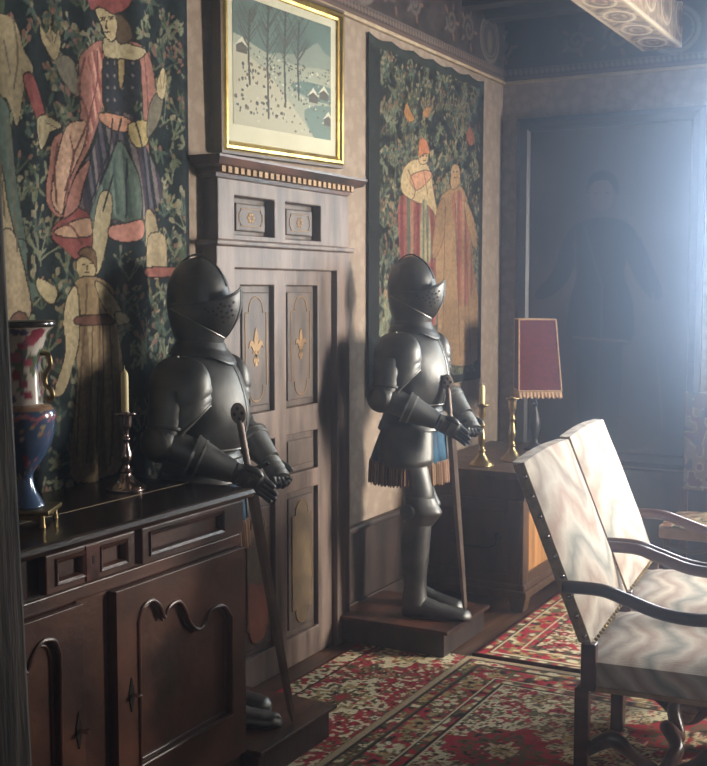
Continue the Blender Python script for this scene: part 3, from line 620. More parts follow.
P.sheet('winter_print', M['print'], lambda U, V: (0.032 + 0 * U, U, V), pic, thick=0)

# ================================================================== LARGE CANVAS on the end wall
cv = thing('painting', 'very large dark canvas of a standing figure on the end wall', 'painting', (0.0, Y1, 0.0))
px0, px1, pz0, pz1 = 0.115, 1.30, 0.62, 2.815
def fr(prof):
    b = MB(); b.loft([[(px0 + i, -y, pz0 + i), (px1 - i, -y, pz0 + i), (px1 - i, -y, pz1 - i), (px0 + i, -y, pz1 - i)] for i, y in prof], False, False); return b
fr([(0, 0.003), (0, 0.05), (0.03, 0.065), (0.07, 0.05), (0.085, 0.03), (0.085, 0.02)]).build('picture_frame', M['darkframe'], cv)
P = Paint(px0 + 0.08, px1 - 0.08, pz0 + 0.08, pz1 - 0.08, 200, 380, (66, 58, 54)); P.a = P.a * (0.75 + 0.5 * P.noise(0.35, 2)[..., None])
xc = 0.66
def figc(pts, col): P.poly([(xc + x, z) for x, z in pts], col)
figc([(-.20, .72), (.30, .74), (.34, .95), (-.25, .95)], (58, 50, 46)); 
figc([(-.11, .80), (-.02, .80), (.0, 1.4), (-.13, 1.42)], (38, 38, 42)); figc([(.04, .80), (.13, .80), (.15, 1.42), (.02, 1.4)], (38, 38, 42))
figc([(-.17, 1.38), (.19, 1.38), (.22, 1.62), (.16, 1.85), (.24, 2.05), (.12, 2.16), (-.10, 2.16), (-.22, 2.05), (-.14, 1.85), (-.19, 1.62)], (40, 42, 48))
figc([(-.22, 2.06), (-.13, 2.02), (-.20, 1.78), (-.36, 1.66), (-.42, 1.70), (-.30, 1.84)], (42, 44, 50)); figc([(.24, 2.06), (.15, 2.0), (.24, 1.78), (.34, 1.66), (.40, 1.70), (.34, 1.86)], (42, 44, 50))
P.ell(xc + .01, 2.31, .075, .10, (84, 70, 62)); figc([(-.09, 2.33), (-.06, 2.44), (.04, 2.46), (.11, 2.40), (.11, 2.31), (.05, 2.40), (-.05, 2.39)], (36, 30, 28))
for e in (-.03, .045): P.ell(xc + e, 2.325, .013, .007, (48, 38, 34))
P.line([(xc - .16, 1.42), (xc + .19, 1.40)], 0.008, (76, 66, 54)); P.line([(xc - .10, 2.12), (xc + .02, 1.75), (xc + .02, 1.42)], 0.005, (62, 60, 62)); P.line([(xc + .34, 1.7), (xc + .42, .85)], 0.007, (70, 62, 54))
P.line([(xc - .16, 2.10), (xc - .15, 1.85)], 0.006, (60, 58, 60))
P.sheet('canvas', M['canvas'], lambda U, V: (U, -0.022 + 0 * U, V), cv, thick=0)

# ================================================================== SUIT OF ARMOUR
def ring(z, xb, xf, by, n=48, p=2.1, keel=0.0, lip=0.0):
    xc = (xb + xf) / 2; out = []
    for k in range(n):
        t = 2 * PI * k / n; c, s = math.cos(t), math.sin(t)
        ax = (xf - xc) if c > 0 else (xc - xb)
        x = xc + (ax + lip) * math.copysign(abs(c) ** (2 / p), c); y = (by + lip) * math.copysign(abs(s) ** (2 / p), s)
        x += keel * max(0, c) ** 14; out.append((x, y, z))
    return out
def interp(rows, n):
    a = np.array(spline(rows, n)); return [tuple(r) for r in a]
def make_armour(label):
    A = thing('suit_of_armour', label, 'suit of armour', group=None)
    st, rm = M['steel'], M['steelrim']
    # helmet
    H = MB(); rows = interp([(1.405, -.082, .080, .074), (1.46, -.102, .098, .086), (1.53, -.122, .114, .097), (1.60, -.128, .118, .101), (1.66, -.119, .106, .096), (1.71, -.094, .076, .077), (1.74, -.058, .040, .047), (1.755, -.012, .004, .009)], 4)
    H.loft([ring(z, b_, f_, w) for z, b_, f_, w in rows])
    helm = H.build('helmet', st, A, smooth=True, angle=60)
    MB().tube(spline([(.112, 0, 1.645), (.075, 0, 1.715), (.0, 0, 1.762), (-.065, 0, 1.742), (-.118, 0, 1.672), (-.132, 0, 1.59), (-.115, 0, 1.50)], 5), [(.004, .006)] * 31, 8, (0, 1, 0)).build('comb', st, helm, smooth=True)
    def vis(s, t, off=0.0):
        a = abs(s); zt = 1.578 + .062 * max(0, 1 - a * 1.15) ** 1.6; zb = 1.452 + .110 * a ** 1.35
        xt = .102 + (.166 - .102) * (t ** 0.75) + .018 * math.sin(PI * t)
        x = -.065 + (xt + .065) * (1 - a ** 1.9); y = math.copysign(.112 * math.sin(min(1, a * 1.2) * PI / 2) ** 1.05, s) * (1 - .12 * (1 - t) * (1 - a))
        return (x + off * (1 - a), y + (off * math.copysign(1, s) * a), zb + (zt - zb) * t)
    V = MB(); V.loft([[vis(-1 + 2 * k / 48, t) for k in range(49)] for t in np.linspace(0, 1, 13)], closed=False)
    vo = V.build('visor', st, helm, smooth=True, solid=.004, angle=50)
    for t in (0.0, 1.0):
        MB().tube([vis(-1 + 2 * k / 48, t, .001) for k in range(49)], .0032, 6).build('visor_rim', rm if t == 0 else st, vo, smooth=True)
    MB().tube([vis(0, t, .002) for t in np.linspace(0, 1, 14)], .0035, 6, (0, 1, 0)).build('visor_ridge', st, vo, smooth=True)
    for sgn in (-1, 1):
        hb = MB()
        for (s, t, r) in [(.30, .30, .0052), (.24, .42, .0045), (.36, .42, .006), (.30, .55, .006), (.22, .60, .005), (.40, .58, .0055), (.27, .72, .0055), (.36, .74, .006), (.20, .78, .005), (.46, .48, .005), (.46, .70, .0045), (.52, .60, .0045), (.58, .55, .004), (.62, .66, .0045), (.17, .48, .005), (.42, .82, .005)]:
            p = Vector(vis(sgn * s, t)); a = Vector(vis(sgn * s + .02, t)); c = Vector(vis(sgn * s, t + .05)); nn = (a - p).cross(c - p).normalized()
            if nn.x < 0: nn = -nn
            e1 = (a - p).normalized(); e2 = nn.cross(e1)
            for lift in (.0033,):
                vs = [p + nn * lift + e1 * r * math.cos(q) + e2 * r * math.sin(q) for q in (2 * PI * k / 8 for k in range(8))]
                hb.add(vs + [v - nn * .004 for v in vs], [tuple(range(8)), tuple(range(15, 7, -1))] + [(k, 8 + k, 8 + (k + 1) % 8, (k + 1) % 8) for k in range(8)])
        hb.build('breathing_holes', M['black'], vo)
    for s in (-1, 1): MB().ball((-.06, s * .100, 1.568), (.011, .009, .011), 10, 6).build('pivot_rivet', rm, helm, smooth=True)
    # gorget
    G = MB(); rings = []
    for t in np.linspace(0, 1, 10):
        rr = []
        for k in range(48):
            q = 2 * PI * k / 48; c, s = math.cos(q), math.sin(q); f = max(0, c)
            z = 1.455 - t * (.062 + .042 * f ** 3); lipp = .003 if int(t * 9) % 3 == 0 else 0
            x = (.082 + .052 * t ** 1.4 + lipp) * c if c > 0 else (.084 + .030 * t + lipp) * c; y = (.079 + .036 * t ** 1.5 + lipp) * s; rr.append((x, y, z))
        rings.append(rr)
    G.loft(rings, False, False); go = G.build('gorget', st, A, smooth=True, solid=.004)
    MB().tube(rings[-1], .003, 6, closed=True).build('gorget_rim', st, go, smooth=True)
    # breastplate and backplate
    rows = interp([(1.405, -.075, .070, .090), (1.375, -.115, .098, .150), (1.32, -.145, .134, .182), (1.24, -.155, .163, .194), (1.16, -.147, .175, .184), (1.09, -.130, .162, .160), (1.03, -.118, .140, .140)], 4)
    B = MB(); B.loft([ring(z, b_, f_, w, 64, 2.15, .016) for z, b_, f_, w in rows]); bo = B.build('breastplate', st, A, smooth=True, angle=60)
    r0 = ring(1.036, -.121, .144, .143, 64, 2.15, .016); MB().tube(r0, .0045, 6, closed=True).build('waist_rim', rm, bo, smooth=True)
    mid = [((f_ + .017), 0, z) for z, b_, f_, w in rows[3:]]; MB().tube(mid, .0025, 6, (0, 1, 0)).build('centre_ridge', rm, bo, smooth=True)
    # fauld of hoops
    Fa = MB(); lev = [(1.045, -.116, .132, .142), (1.00, -.128, .145, .152), (.995, -.134, .151, .158), (.955, -.146, .158, .170), (.95, -.151, .163, .175), (.915, -.162, .168, .184), (.91, -.158, .164, .181)]
    Fa.loft([ring(z, b_, f_, w, 48, 2.1) for z, b_, f_, w in lev], False, False); Fa.build('fauld', st, A, smooth=True, solid=.004, angle=30)
    # skirt with fringe
    S = MB(); rr = []
    for z, b_, f_, w in [(.985, -.125, .140, .148), (.90, -.150, .152, .168), (.82, -.180, .160, .186), (.755, -.200, .166, .202)]:
        r = ring(z, b_, f_, w, 96, 2.0); t = (.985 - z) / .23
        rr.append([(x * (1 + .03 * t * math.sin(k * 2 * PI / 96 * 13)), y * (1 + .03 * t * math.sin(k * 2 * PI / 96 * 13)), zz) for k, (x, y, zz) in enumerate(r)])
    S.loft(rr, False, False); so = S.build('skirt', M['blue'], A, smooth=True, solid=.004)
    fm = MB(); nF = 288; base = ring(.762, -.204, .170, .206, nF, 2.0); low = ring(.650, -.208, .176, .212, nF, 2.0)
    wv = lambda k: 1 + .022 * math.sin(k * 2 * PI / nF * 24) + .012 * (k % 3 - 1)
    fm.loft([[(x * (1 + (wv(k) - 1) * .3), y * (1 + (wv(k) - 1) * .3), z) for k, (x, y, z) in enumerate(base)], [(x * wv(k), y * wv(k), .745) for k, (x, y, z) in enumerate(base)], [(x * wv(k), y * wv(k), z + .008 * math.sin(k * 1.7)) for k, (x, y, z) in enumerate(low)]], False, False)
    pal = s2l_arr(np.array([(120, 78, 68), (150, 128, 100), (92, 48, 46), (156, 136, 108), (62, 46, 44), (132, 100, 80)], float)); fm.c = np.array([pal[(k * 7 // 5) % 6] for j in range(3) for k in range(nF)])
    fm.build('fringe', M['fringe'], so, solid=.004, recalc=False)
    # tassets
    for sgn in (-1, 1):
        T = MB(); rings = []
        for t in np.linspace(0, 1, 8):
            z = .955 - t * .20; ph0, ph1 = .42 + .02 * t, 2.25 - .1 * t; row = []
            for k in range(21):
                q = (ph0 + (ph1 - ph0) * k / 20) * sgn; w = .185 + .030 * t; xx = .165 + .012 * t if math.cos(q) > 0 else .158 + .036 * t
                edge = .010 * (abs(k - 10) / 10) ** 4
                row.append(((xx - edge) * math.cos(q), (w - edge) * math.sin(q), z - .015 * math.sin(PI * k / 20) * t))
            rings.append(row)
        T.loft(rings, closed=False); to = T.build('tasset', st, A, smooth=True, solid=.005)
        MB().tube([r[0] for r in rings] + rings[-1][1:-1] + [r[-1] for r in reversed(rings)], .003, 6).build('tasset_rim', st, to, smooth=True)
    # legs
    for sgn in (-1, 1):
        lx, ly = (.07 if sgn < 0 else -.03), sgn * .105
        L = MB(); rows = interp([(.80, -.015, .070, .074), (.70, -.004, .080, .080), (.62, .014, .078, .076), (.56, .022, .066, .066)], 3)
        L.loft([[(lx + dx + ax * math.cos(q), ly + ay * math.sin(q), z) for q in (2 * PI * k / 28 for k in range(28))] for z, dx, ax, ay in rows]); L.build('cuisse', st, A, smooth=True, angle=60)
        K = MB(); rings = []
        for z, dx, xf, xb, ay in interp([(.60, .02, .078, .070, .074), (.56, .022, .092, .068, .080), (.525, .022, .112, .066, .082), (.50, .022, .098, .064, .078), (.46, .016, .072, .062, .070)], 3):
            rings.append([(lx + dx + ((xf - .012) * abs(math.cos(q)) + .012 * abs(math.cos(q)) ** 9 if math.cos(q) > 0 else -xb * abs(math.cos(q))), ly + ay * math.sin(q), z) for q in (2 * PI * k / 32 for k in range(32))])
        K.loft(rings, False, False); ko = K.build('poleyn', st, A, smooth=True, solid=.004, angle=60)
        for rg in (rings[0], rings[-1]): MB().tube(rg, .003, 6, closed=True).build('knee_rim', st, ko, smooth=True)
        W = MB(); W.ball((lx - .005, ly + sgn * .085, .53), (.040, .010, .038), 16, 8); W.build('knee_wing', st, ko, smooth=True)
        Gv = MB(); rows = interp([(.475, .012, .068, .064), (.40, .002, .072, .066), (.32, -.002, .070, .064), (.20, .0, .056, .052), (.11, .0, .056, .050), (.065, .0, .062, .054)], 3)
        Gv.loft([[(lx + dx + ax * math.cos(q), ly + ay * math.sin(q), z) for q in (2 * PI * k / 28 for k in range(28))] for z, dx, ax, ay in rows]); gv = Gv.build('greave', st, A, smooth=True, angle=60)
        MB().tube([(lx + .012 + .071 * math.cos(q), ly + .067 * math.sin(q), .468) for q in (2 * PI * k / 32 for k in range(32))], .003, 6, closed=True).build('greave_rim', st, gv, smooth=True)
        toe = .055 * sgn * -1 if sgn < 0 else -.015
        Sb = MB(); rings = []
        for (x, hw, ht) in interp([(-.062, .022, .06), (-.045, .042, .095), (.0, .048, .105), (.06, .046, .098), (.11, .047, .078), (.17, .052, .062), (.22, .050, .055), (.255, .038, .044), (.272, .016, .028)], 3):
            lipp = .0025 if int((x + .1) * 50) % 2 else 0
            rings.append([(lx + x - .0, ly + toe * max(0, x) / .27 + (hw + lipp) * math.cos(q), max(0.0, ht * 0.42 + (ht * 0.58 + lipp) * math.sin(q)) if math.sin(q) > 0 else max(0, ht * .42 * (1 + 1.15 * math.sin(q)))) for q in (2 * PI * k / 24 for k in range(24))])
        Sb.loft(rings); Sb.build('sabaton', st, A, smooth=True, angle=50)
    # arms
    def arm(sgn, sh, el, wr, kn, tip, spread, curl):
        Pd = MB(); rings = []
        for i in range(17):
            t = i / 16; row = []
            for k in range(41):
                q = -2.5 + 5.0 * k / 40; fx = math.sin(q); fc = math.cos(q)
                drop = .165 - .105 * max(0, fx) ** 1.2 - .02 * max(0, -fx)
                if t < .6: th = .04 + (PI / 2 - .04) * t / .6; r_, zz, tp = math.sin(th) ** .75, .115 * math.cos(th) ** .85, 0
                else: tp = (t - .6) / .4; r_, zz = 1 + .07 * tp * tp, -drop * tp
                lipp = .004 if i in (10, 13) else 0
                x = sh[0] + ((.122 if fx > 0 else .118) + lipp) * r_ * fx; y = sh[1] + sgn * ((.092 + lipp) * r_ * fc if fc > 0 else .060 * r_ * fc)
                row.append((x - .01 * tp * max(0, fx), y, sh[2] + zz - .03 * max(0, fc) * r_))
            rings.append(row)
        Pd.loft(rings, closed=False); po = Pd.build('pauldron', st, A, smooth=True, solid=.004, angle=60)
        MB().tube([r[0] for r in rings] + rings[-1][1:-1] + [r[-1] for r in reversed(rings)], .0042, 8).build('pauldron_rim', rm, po, smooth=True)
        s_, e_, w_ = Vector(sh), Vector(el), Vector(wr)
        s2 = s_ + Vector((-.02, sgn * .035, -.02))
        MB().tube([s2.lerp(e_, t) for t in np.linspace(0, 1, 8)], [.078, .078, .076, .073, .069, .065, .060, .055], 24, (1, 0, 0)).build('rerebrace', st, A, smooth=True)
        R_ = MB(); R_.tube([s2.lerp(e_, t) for t in (.70, .71, .77, .78)], [.066, .074, .071, .064], 24, (1, 0, 0)); R_.build('arm_band', st, A, smooth=True)
        d = (w_ - e_).normalized(); co = MB()
        co.ball(tuple(e_ + Vector((-.012, sgn * .012, -.004))), (.072, .062, .070), 24, 14); cc = co.build('couter', st, A, smooth=True)
        MB().ball(tuple(e_ + Vector((.0, sgn * .062, .0))), (.05, .014, .05), 18, 8).build('elbow_wing', st, cc, smooth=True)
        MB().tube([e_.lerp(w_, t) for t in np.linspace(0, 1, 7)], [.055, .060, .060, .056, .052, .046, .042], 24).build('vambrace', st, A, smooth=True)
        # gauntlet
        kk = Vector(kn); tt = Vector(tip); c0 = e_.lerp(w_, .40)
        g = MB(); g.tube([c0, c0.lerp(w_, .08), c0.lerp(w_, .35), c0.lerp(w_, .7), w_], [(.074, .074), (.073, .073), (.064, .062), (.054, .050), (.046, .042)], 28)
        go = g.build('gauntlet', st, A, smooth=True)
        rimc = MB(); rimc.tube([c0 - d * .001, c0 + d * .008], [.0765, .0765], 28); rimc.tube([c0.lerp(w_, .22) - d * .004, c0.lerp(w_, .22) + d * .004], [.071, .0695], 28); rimc.build('cuff_rim', rm, go, smooth=True)
        fd = (kk - w_).normalized(); across = Vector(spread).normalized(); nrm = fd.cross(across).normalized()
        hb = MB()
        for i in range(6):
            t0, t1 = i / 6, (i + 1.25) / 6; p0, p1 = w_.lerp(kk, t0), w_.lerp(kk, min(t1, 1.02)); wd = .042 + .004 * math.sin(PI * t0)
            hb.tube([p0, p1], [(.030 + .004 * (i % 2), wd), (.027, wd + .001)], 20, across)
        hb.build('hand_plates', st, go, smooth=True, angle=30)
        for j in range(4):
            o = (j - 1.5) * .021; L = (.080, .094, .090, .072)[j]; root = kk + across * o - fd * .012
            f2 = (tt - kk).normalized(); pts = [root]; dirv = f2.copy(); rad = []
            segs = 3; cur = root
            for q in range(segs):
                ang = curl * (q + .35); dv = (f2 * math.cos(ang) + nrm * math.sin(ang)).normalized(); cur = cur + dv * (L / segs); pts.append(cur)
            pp = spline([tuple(p) for p in pts], 3); rad = [.0125 - .0035 * i / (len(pp) - 1) + (.0012 if i % 3 == 0 else 0) for i in range(len(pp))]; rad[-1] = .006
            MB().tube(pp, rad, 12).build('finger', st, go, smooth=True)
        th0 = w_.lerp(kk, .35) + across * .036; th1 = th0 + fd * .035 + across * .018 + nrm * .01; th2 = th1 + fd * .032 - across * .004 + nrm * .014
        MB().tube(spline([tuple(th0), tuple(th1), tuple(th2)], 3), [.014, .0145, .014, .013, .0125, .011, .007], 12).build('thumb', st, go, smooth=True)
    arm(-1, (.0, -.172, 1.272), (-.02, -.262, 1.085), (.205, -.165, .975), (.285, -.105, .925), (.345, -.085, .885), (.12, -.08, .22), .16)
    arm(1, (.0, .172, 1.272), (.03, .262, 1.10), (.195, .205, .965), (.255, .165, .905), (.275, .145, .84), (.10, .25, .05), .55)
    return A
A2 = make_armour('dark steel suit of armour standing beside the oak chest in front of the flowery tapestry')
index_children()
A1 = copy_tree(A2)
A1['label'] = 'dark steel suit of armour standing right behind the dark cabinet with candle and vase'
A2.location = (0.33, 5.10, 0.13); A1.location = (0.243, 3.46, 0.13); A1.rotation_euler = (0, 0, math.radians(10)); A1.scale = (.975, .975, .975)
for a in (A1, A2): a['group'] = 'suits of armour with swords'

# plinths --------------------------------------------------------------
def plinth(y0, y1, label):
    t = thing('plinth', label, 'plinth', (0.35, (y0 + y1) / 2, 0), 0, 'plinths under the armour'); w = (y1 - y0) / 2
    MB().box(-.31, .27, -w + .02, w - .02, 0, .112).build('base', M['wainscot'], t, bevel=.004)
    MB().box(-.32, .295, -w, w, .112, .13).build('top_board', M['wood'], t, bevel=.005)
plinth(3.235, 3.775, 'low dark wooden plinth between cabinet and door with sword tip on it')
plinth(4.825, 5.365, 'low dark wooden plinth in front of the oak chest')

# swords ----------------------------------------------------------------
def sword(tip, pom, label, roll=0.0):
    tip, pom = Vector(tip), Vector(pom); L = (pom - tip).length; t = thing('sword', label, 'sword', tuple(tip), 0, 'swords of the armour suits')
    zax = (pom - tip).normalized(); xa = Vector((math.cos(roll), math.sin(roll), 0)); xa = (xa - zax * xa.dot(zax)).normalized(); ya = zax.cross(xa)
    t.rotation_euler = Matrix((xa, ya, zax)).transposed().to_euler()
    gz = L - .235
    m = MB(); rings = []
    for z, w in [(0.002, .004), (.05, .013), (.3, .017), (gz, .021)]: rings.append([(-w, 0, z), (0, -.004, z), (w, 0, z), (0, .004, z)])
    m.loft(rings).build('blade', M['blade'], t)
    m = MB(); m.tube(spline([(-.075, 0, gz + .012), (-.03, 0, gz), (.03, 0, gz), (.075, 0, gz + .012)], 4), [(.008, .008)] * 13, 10); m.build('crossguard', M['iron'], t, smooth=True)
    m = MB(); m.tube([(0, 0, z) for z in np.linspace(gz, L - .055, 14)], [.012 + .0015 * (i % 2) for i in range(14)], 12, (1, 0, 0)); m.build('grip', M['blade'], t, smooth=True)
    pm = MB(); pm.loft([[(.027 * a * math.cos(q), yy, L - .03 + .038 * a * math.sin(q)) for q in (2 * PI * k / 24 for k in range(24))] for yy, a in ((-.011, .75), (-.008, 1), (.008, 1), (.011, .75))])
    po = pm.build('pommel', M['blade'], t, smooth=True, angle=30)
    hm = MB()
    for zz, xx in ((.019, 0), (-.019, 0), (0, .014), (0, -.014)):
        hm.loft([[(xx + .006 * math.cos(q), yy, L - .03 + zz + .007 * math.sin(q)) for q in (2 * PI * k / 12 for k in range(12))] for yy in (-.0122, .0122)])
    hm.build('pommel_holes', M['black'], po)
p1 = on(1, 3.37, 237, 405); p2 = on(1, 5.06, 447, 376)
sword((.598, 3.522, .132), tuple(p1), 'plain sword held upright by the armour behind the cabinet', math.radians(28))
sword((.592, 5.164, .132), tuple(p2), 'plain sword held upright by the armour beside the chest', math.radians(28))

# ================================================================== CABINET
cab = thing('cabinet', 'dark carved oak cabinet with arched panel doors below the large tapestry', 'cabinet', (0, 0, 0))
cy0, cy1 = 1.70, 3.215
b = MB(); b.box(.06, .565, cy0, cy1, .10, 1.02); b.box(.06, .575, cy1 - .06, cy1, 0, .12); b.box(.06, .575, cy0, cy0 + .06, 0, .12); b.box(.50, .575, cy0 + .06, cy1 - .06, .07, .13)
b.box(.565, .575, cy0, cy0 + .02, .10, 1.02); b.box(.565, .575, cy1 - .02, cy1, .10, 1.02); b.box(.565, .578, cy0, cy1, .855, .895); b.box(.565, .576, 2.40, 2.53, .12, .86)
b.build('body', M['wood'], cab, bevel=.004)
prof = [(.60, 1.016), (.618, 1.022), (.622, 1.034), (.616, 1.046), (.606, 1.05)]
b = MB(); rings = [[(.058, cy0 - .03, z), (x, cy0 - .03, z), (x, cy1 + (x - .6) + .010, z), (.058, cy1 + (x - .6) + .010, z)] for x, z in prof]
to = b.loft(rings).build('top', M['woodtop'], cab)
b = MB(); b.box(.355, .358, cy0 - .02, cy1 + .010, 1.0498, 1.0506); b.build('board_seam', M['cream'], to)
def framed(name, y0, y1, z0, z1, holes, x0=.572, x1=.600, back=.58):
    dr = MB().prism([(y0, z0), (y1, z0), (y1, z1), (y0, z1)], 0, x0, x1, holes).build(name, M['wood'], cab, bevel=.004)
    return dr
def rect(y0, y1, z0, z1): return [(y0, z0), (y1, z0), (y1, z1), (y0, z1)]
dz0, dz1 = .905, 1.014
for (y0, y1, hs) in ((2.262, 2.632, [(2.30, 2.413), (2.478, 2.595)]), (2.665, 3.205, [(2.70, 3.085)]), (1.72, 2.14, [(1.78, 2.10)])):
    do = framed('drawer', y0, y1, dz0, dz1, [rect(a, c, dz0 + .022, dz1 - .018) for a, c in hs])
    for a, c in hs:
        MB().box(.572, .584, a, c, dz0 + .022, dz1 - .018).build('drawer_panel', M['wood'], do)
        q = rect(a, c, dz0 + .022, dz1 - .018); m = MB(); pts = [(.600, y, z) for y, z in q]
        m.loft([[(x, y0_ + (i if k in (0, 3) else -i) if True else 0, z_ + (i if k in (0, 1) else -i)) for k, (y0_, z_) in enumerate(q)] for x, i in ((.600, -.004), (.606, .0), (.602, .008), (.590, .014))], False, False); m.build('moulding', M['wood'], do)
    if len(hs) == 2:
        MB().box(.598, .604, 2.416, 2.474, dz0 + .004, dz1 - .002).build('keyhole_plate', M['chairwood'], do, bevel=.002)
        MB().box(.6035, .6048, 2.441, 2.450, .955, .978).build('keyhole', M['black'], do)
hole_px = [(137.5, 622), (140.5, 609), (145, 603), (152, 600), (159, 606), (163.4, 617), (167.5, 607), (177, 601), (184, 609), (188.5, 622), (197, 629), (204.5, 622), (207, 613), (214, 607), (223, 606), (230, 616)]
top_curve = wall_yz(.60, hole_px); yl = top_curve[0][0]; yr = top_curve[-1][0]
hole_r = [(yl, .30)] + [(min(max(y, yl), yr), z) for y, z in spline(top_curve, 4)] + [(yr, .30)]
def cab_door(y0, y1, hole, ky, kz, mirror=False):
    do = MB().prism(rect(y0, y1, .14, .852), 0, .575, .604, [hole]).build('door', M['wood'], cab, bevel=.005)
    ys = [p[0] for p in hole]; zs = [p[1] for p in hole]
    MB().box(.574, .588, min(ys) - .01, max(ys) + .01, min(zs) - .01, max(zs) + .01).build('door_panel', M['wood'], do)
    m = MB(); m.tube([(.605, y, z) for y, z in hole], (.0065), 8, (1, 0, 0), closed=True); m.build('arched_moulding', M['wood'], do, smooth=True)
    cyy, czz = (min(ys) + max(ys)) / 2, .52
    m = MB(); m.tube([(.590, cyy + (y - cyy) * .93, czz + (z - czz) * .945) for y, z in hole], .005, 8, (1, 0, 0), closed=True); m.build('inner_moulding', M['wood'], do, smooth=True)
    h = MB(); h.loft([[(x, ky + a * .013 * math.cos(q), kz + a * .045 * math.sin(q) * (1 + .25 * math.cos(4 * q))) for q in (2 * PI * k / 24 for k in range(24))] for x, a in ((.603, 1), (.607, .9))]); ho = h.build('handle', M['iron'], do)
    MB().tube([(.606, ky, kz), (.622, ky, kz), (.634, ky + .012, kz)], [.005, .005, .008], 8).build('handle_knob', M['bronze'], ho, smooth=True)
cab_door(2.54, 3.205, hole_r, 2.60, .53)
cm = (2.40 + 2.54) / 2
hole_l = [(2 * cm - y, z) for y, z in hole_r][::-1]
cab_door(1.735, 2.40, hole_l, 2.372, .50)

# things on the cabinet ---------------------------------------------------
def col_lathe(prof, colf, n=64, sub=5):
    m = MB(); pr = spline(prof, sub); m.lathe([(max(r, .001), z) for r, z in pr], n)
    m.c = s2l_arr(np.array([colf(2 * PI * k / n, z) for r, z in pr for k in range(n)], float)); return m
vz = thing('vase', 'tall porcelain vase with pink flowers and blue bowl on gilt base', 'vase', (.36, 2.437, 1.05), math.radians(28))
g = random.Random(4)
blooms = [(g.uniform(0, 2 * PI), g.uniform(.37, .555), g.uniform(.010, .018), g.choice([(176, 82, 104), (198, 120, 130), (160, 60, 84), (206, 158, 96), (176, 92, 112)])) for _ in range(34)]
leaves = [(g.uniform(0, 2 * PI), g.uniform(.36, .56), g.uniform(.008, .016), g.choice([(88, 112, 88), (116, 128, 96), (96, 92, 140)])) for _ in range(60)]
sprigs = [(g.uniform(0, 2 * PI), g.uniform(.13, .335), g.uniform(.004, .010), g.choice([(196, 120, 126), (186, 166, 120), (214, 196, 190), (132, 158, 176), (176, 90, 100)])) for _ in range(90)]
def vcol(a, z):
    if z > .566: return (52, 44, 46)
    rr = .05 if z > .35 else .085
    def hit(L):
        for (qa, qz, qr, c) in L:
            d = abs((a - qa + PI) % (2 * PI) - PI) * rr
            if d * d + (z - qz) ** 2 < qr * qr: return c
    if z > .345: return hit(blooms) or hit(leaves) or (224, 214, 204)
    if z > .33: return (168, 132, 108)
    if z > .295 and abs(z - .312 - .006 * math.sin(a * 9)) < .006: return (176, 104, 110)
    return hit(sprigs) or (70, 92, 126)
vp = [(.052, .048), (.056, .052), (.046, .070), (.032, .095), (.024, .125), (.026, .145), (.050, .180), (.078, .230), (.090, .285), (.092, .318), (.080, .338), (.058, .346), (.055, .352), (.053, .40), (.052, .45), (.058, .50), (.072, .54), (.088, .562), (.097, .570), (.097, .580), (.090, .583), (.070, .576)]
col_lathe(vp, vcol, 96).build('body', M['porcelain'], vz, smooth=True, angle=180)
for s in (-1, 1):
    m = MB(); m.tube(spline([(s * .056, 0, .49), (s * .076, 0, .485), (s * .080, 0, .455), (s * .066, 0, .43), (s * .066, 0, .40), (s * .080, 0, .388), (s * .086, 0, .366), (s * .074, 0, .355), (s * .068, 0, .367)], 4), .0075, 10, (0, 1, 0)); m.build('handle', M['brass'], vz, smooth=True)
m = MB(); m.box(-.088, .088, -.075, .075, .034, .048); bo = m.build('gilt_base', M['brass'], vz, bevel=.004)
m = MB(); m.prism([(-.066, .034), (-.066, .012), (-.03, .02), (.03, .02), (.066, .012), (.066, .034)], 1, -.066, -.062); m.prism([(-.066, .034), (-.066, .012), (-.03, .02), (.03, .02), (.066, .012), (.066, .034)], 1, .062, .066)
m.prism([(-.062, .034), (-.062, .012), (-.03, .02), (.03, .02), (.062, .012), (.062, .034)], 0, -.066, -.062); m.prism([(-.062, .034), (-.062, .012), (-.03, .02), (.03, .02), (.062, .012), (.062, .034)], 0, .062, .066); m.build('apron', M['brass'], bo)
for sx in (-1, 1):
    for sy in (-1, 1): MB().tube([(sx * .068, sy * .068, 0), (sx * .068, sy * .068, .012), (sx * .066, sy * .066, .036)], [.009, .007, .008], 10).build('foot', M['brass'], bo, smooth=True)

def candlestick(loc, s, H, mat, label, group, gad=False):
    t = thing('candlestick', label, 'candlestick', loc, 0, group); m = MB()
    pr = [(.058, 0), (.060, .006), (.054, .012), (.050, .016), (.034, .028), (.020, .045), (.016, .058), (.020, .064), (.013, .072), (.011, .085), (.017, .10), (.019, .115), (.014, .135), (.010, .16), (.016, .17), (.010, .18), (.012, .20), (.018, .212), (.020, .235), (.021, .245)]
    n = 48; k = H / .26; rr = spline([(r * s, z * k) for r, z in pr], 3)
    rings = []
    for r, z in rr:
        rings.append([(r * (1 + (.05 * math.cos(14 * q) if gad and .012 * k < z < .05 * k else 0)) * math.cos(q), r * (1 + (.05 * math.cos(14 * q) if gad and .012 * k < z < .05 * k else 0)) * math.sin(q), z) for q in (2 * PI * j / n for j in range(n))])
    m.loft(rings).build('stem', mat, t, smooth=True, angle=60)
    m = MB(); m.lathe([(.014 * s, H * .945), (.030 * s, H * .955), (.034 * s, H * .975), (.033 * s, H * .985), (.015 * s, H * .97), (.015 * s, H), (.012 * s, H), (.012 * s, H * .965)], 32); m.build('drip_pan', mat, t, smooth=True, angle=40)
    return t
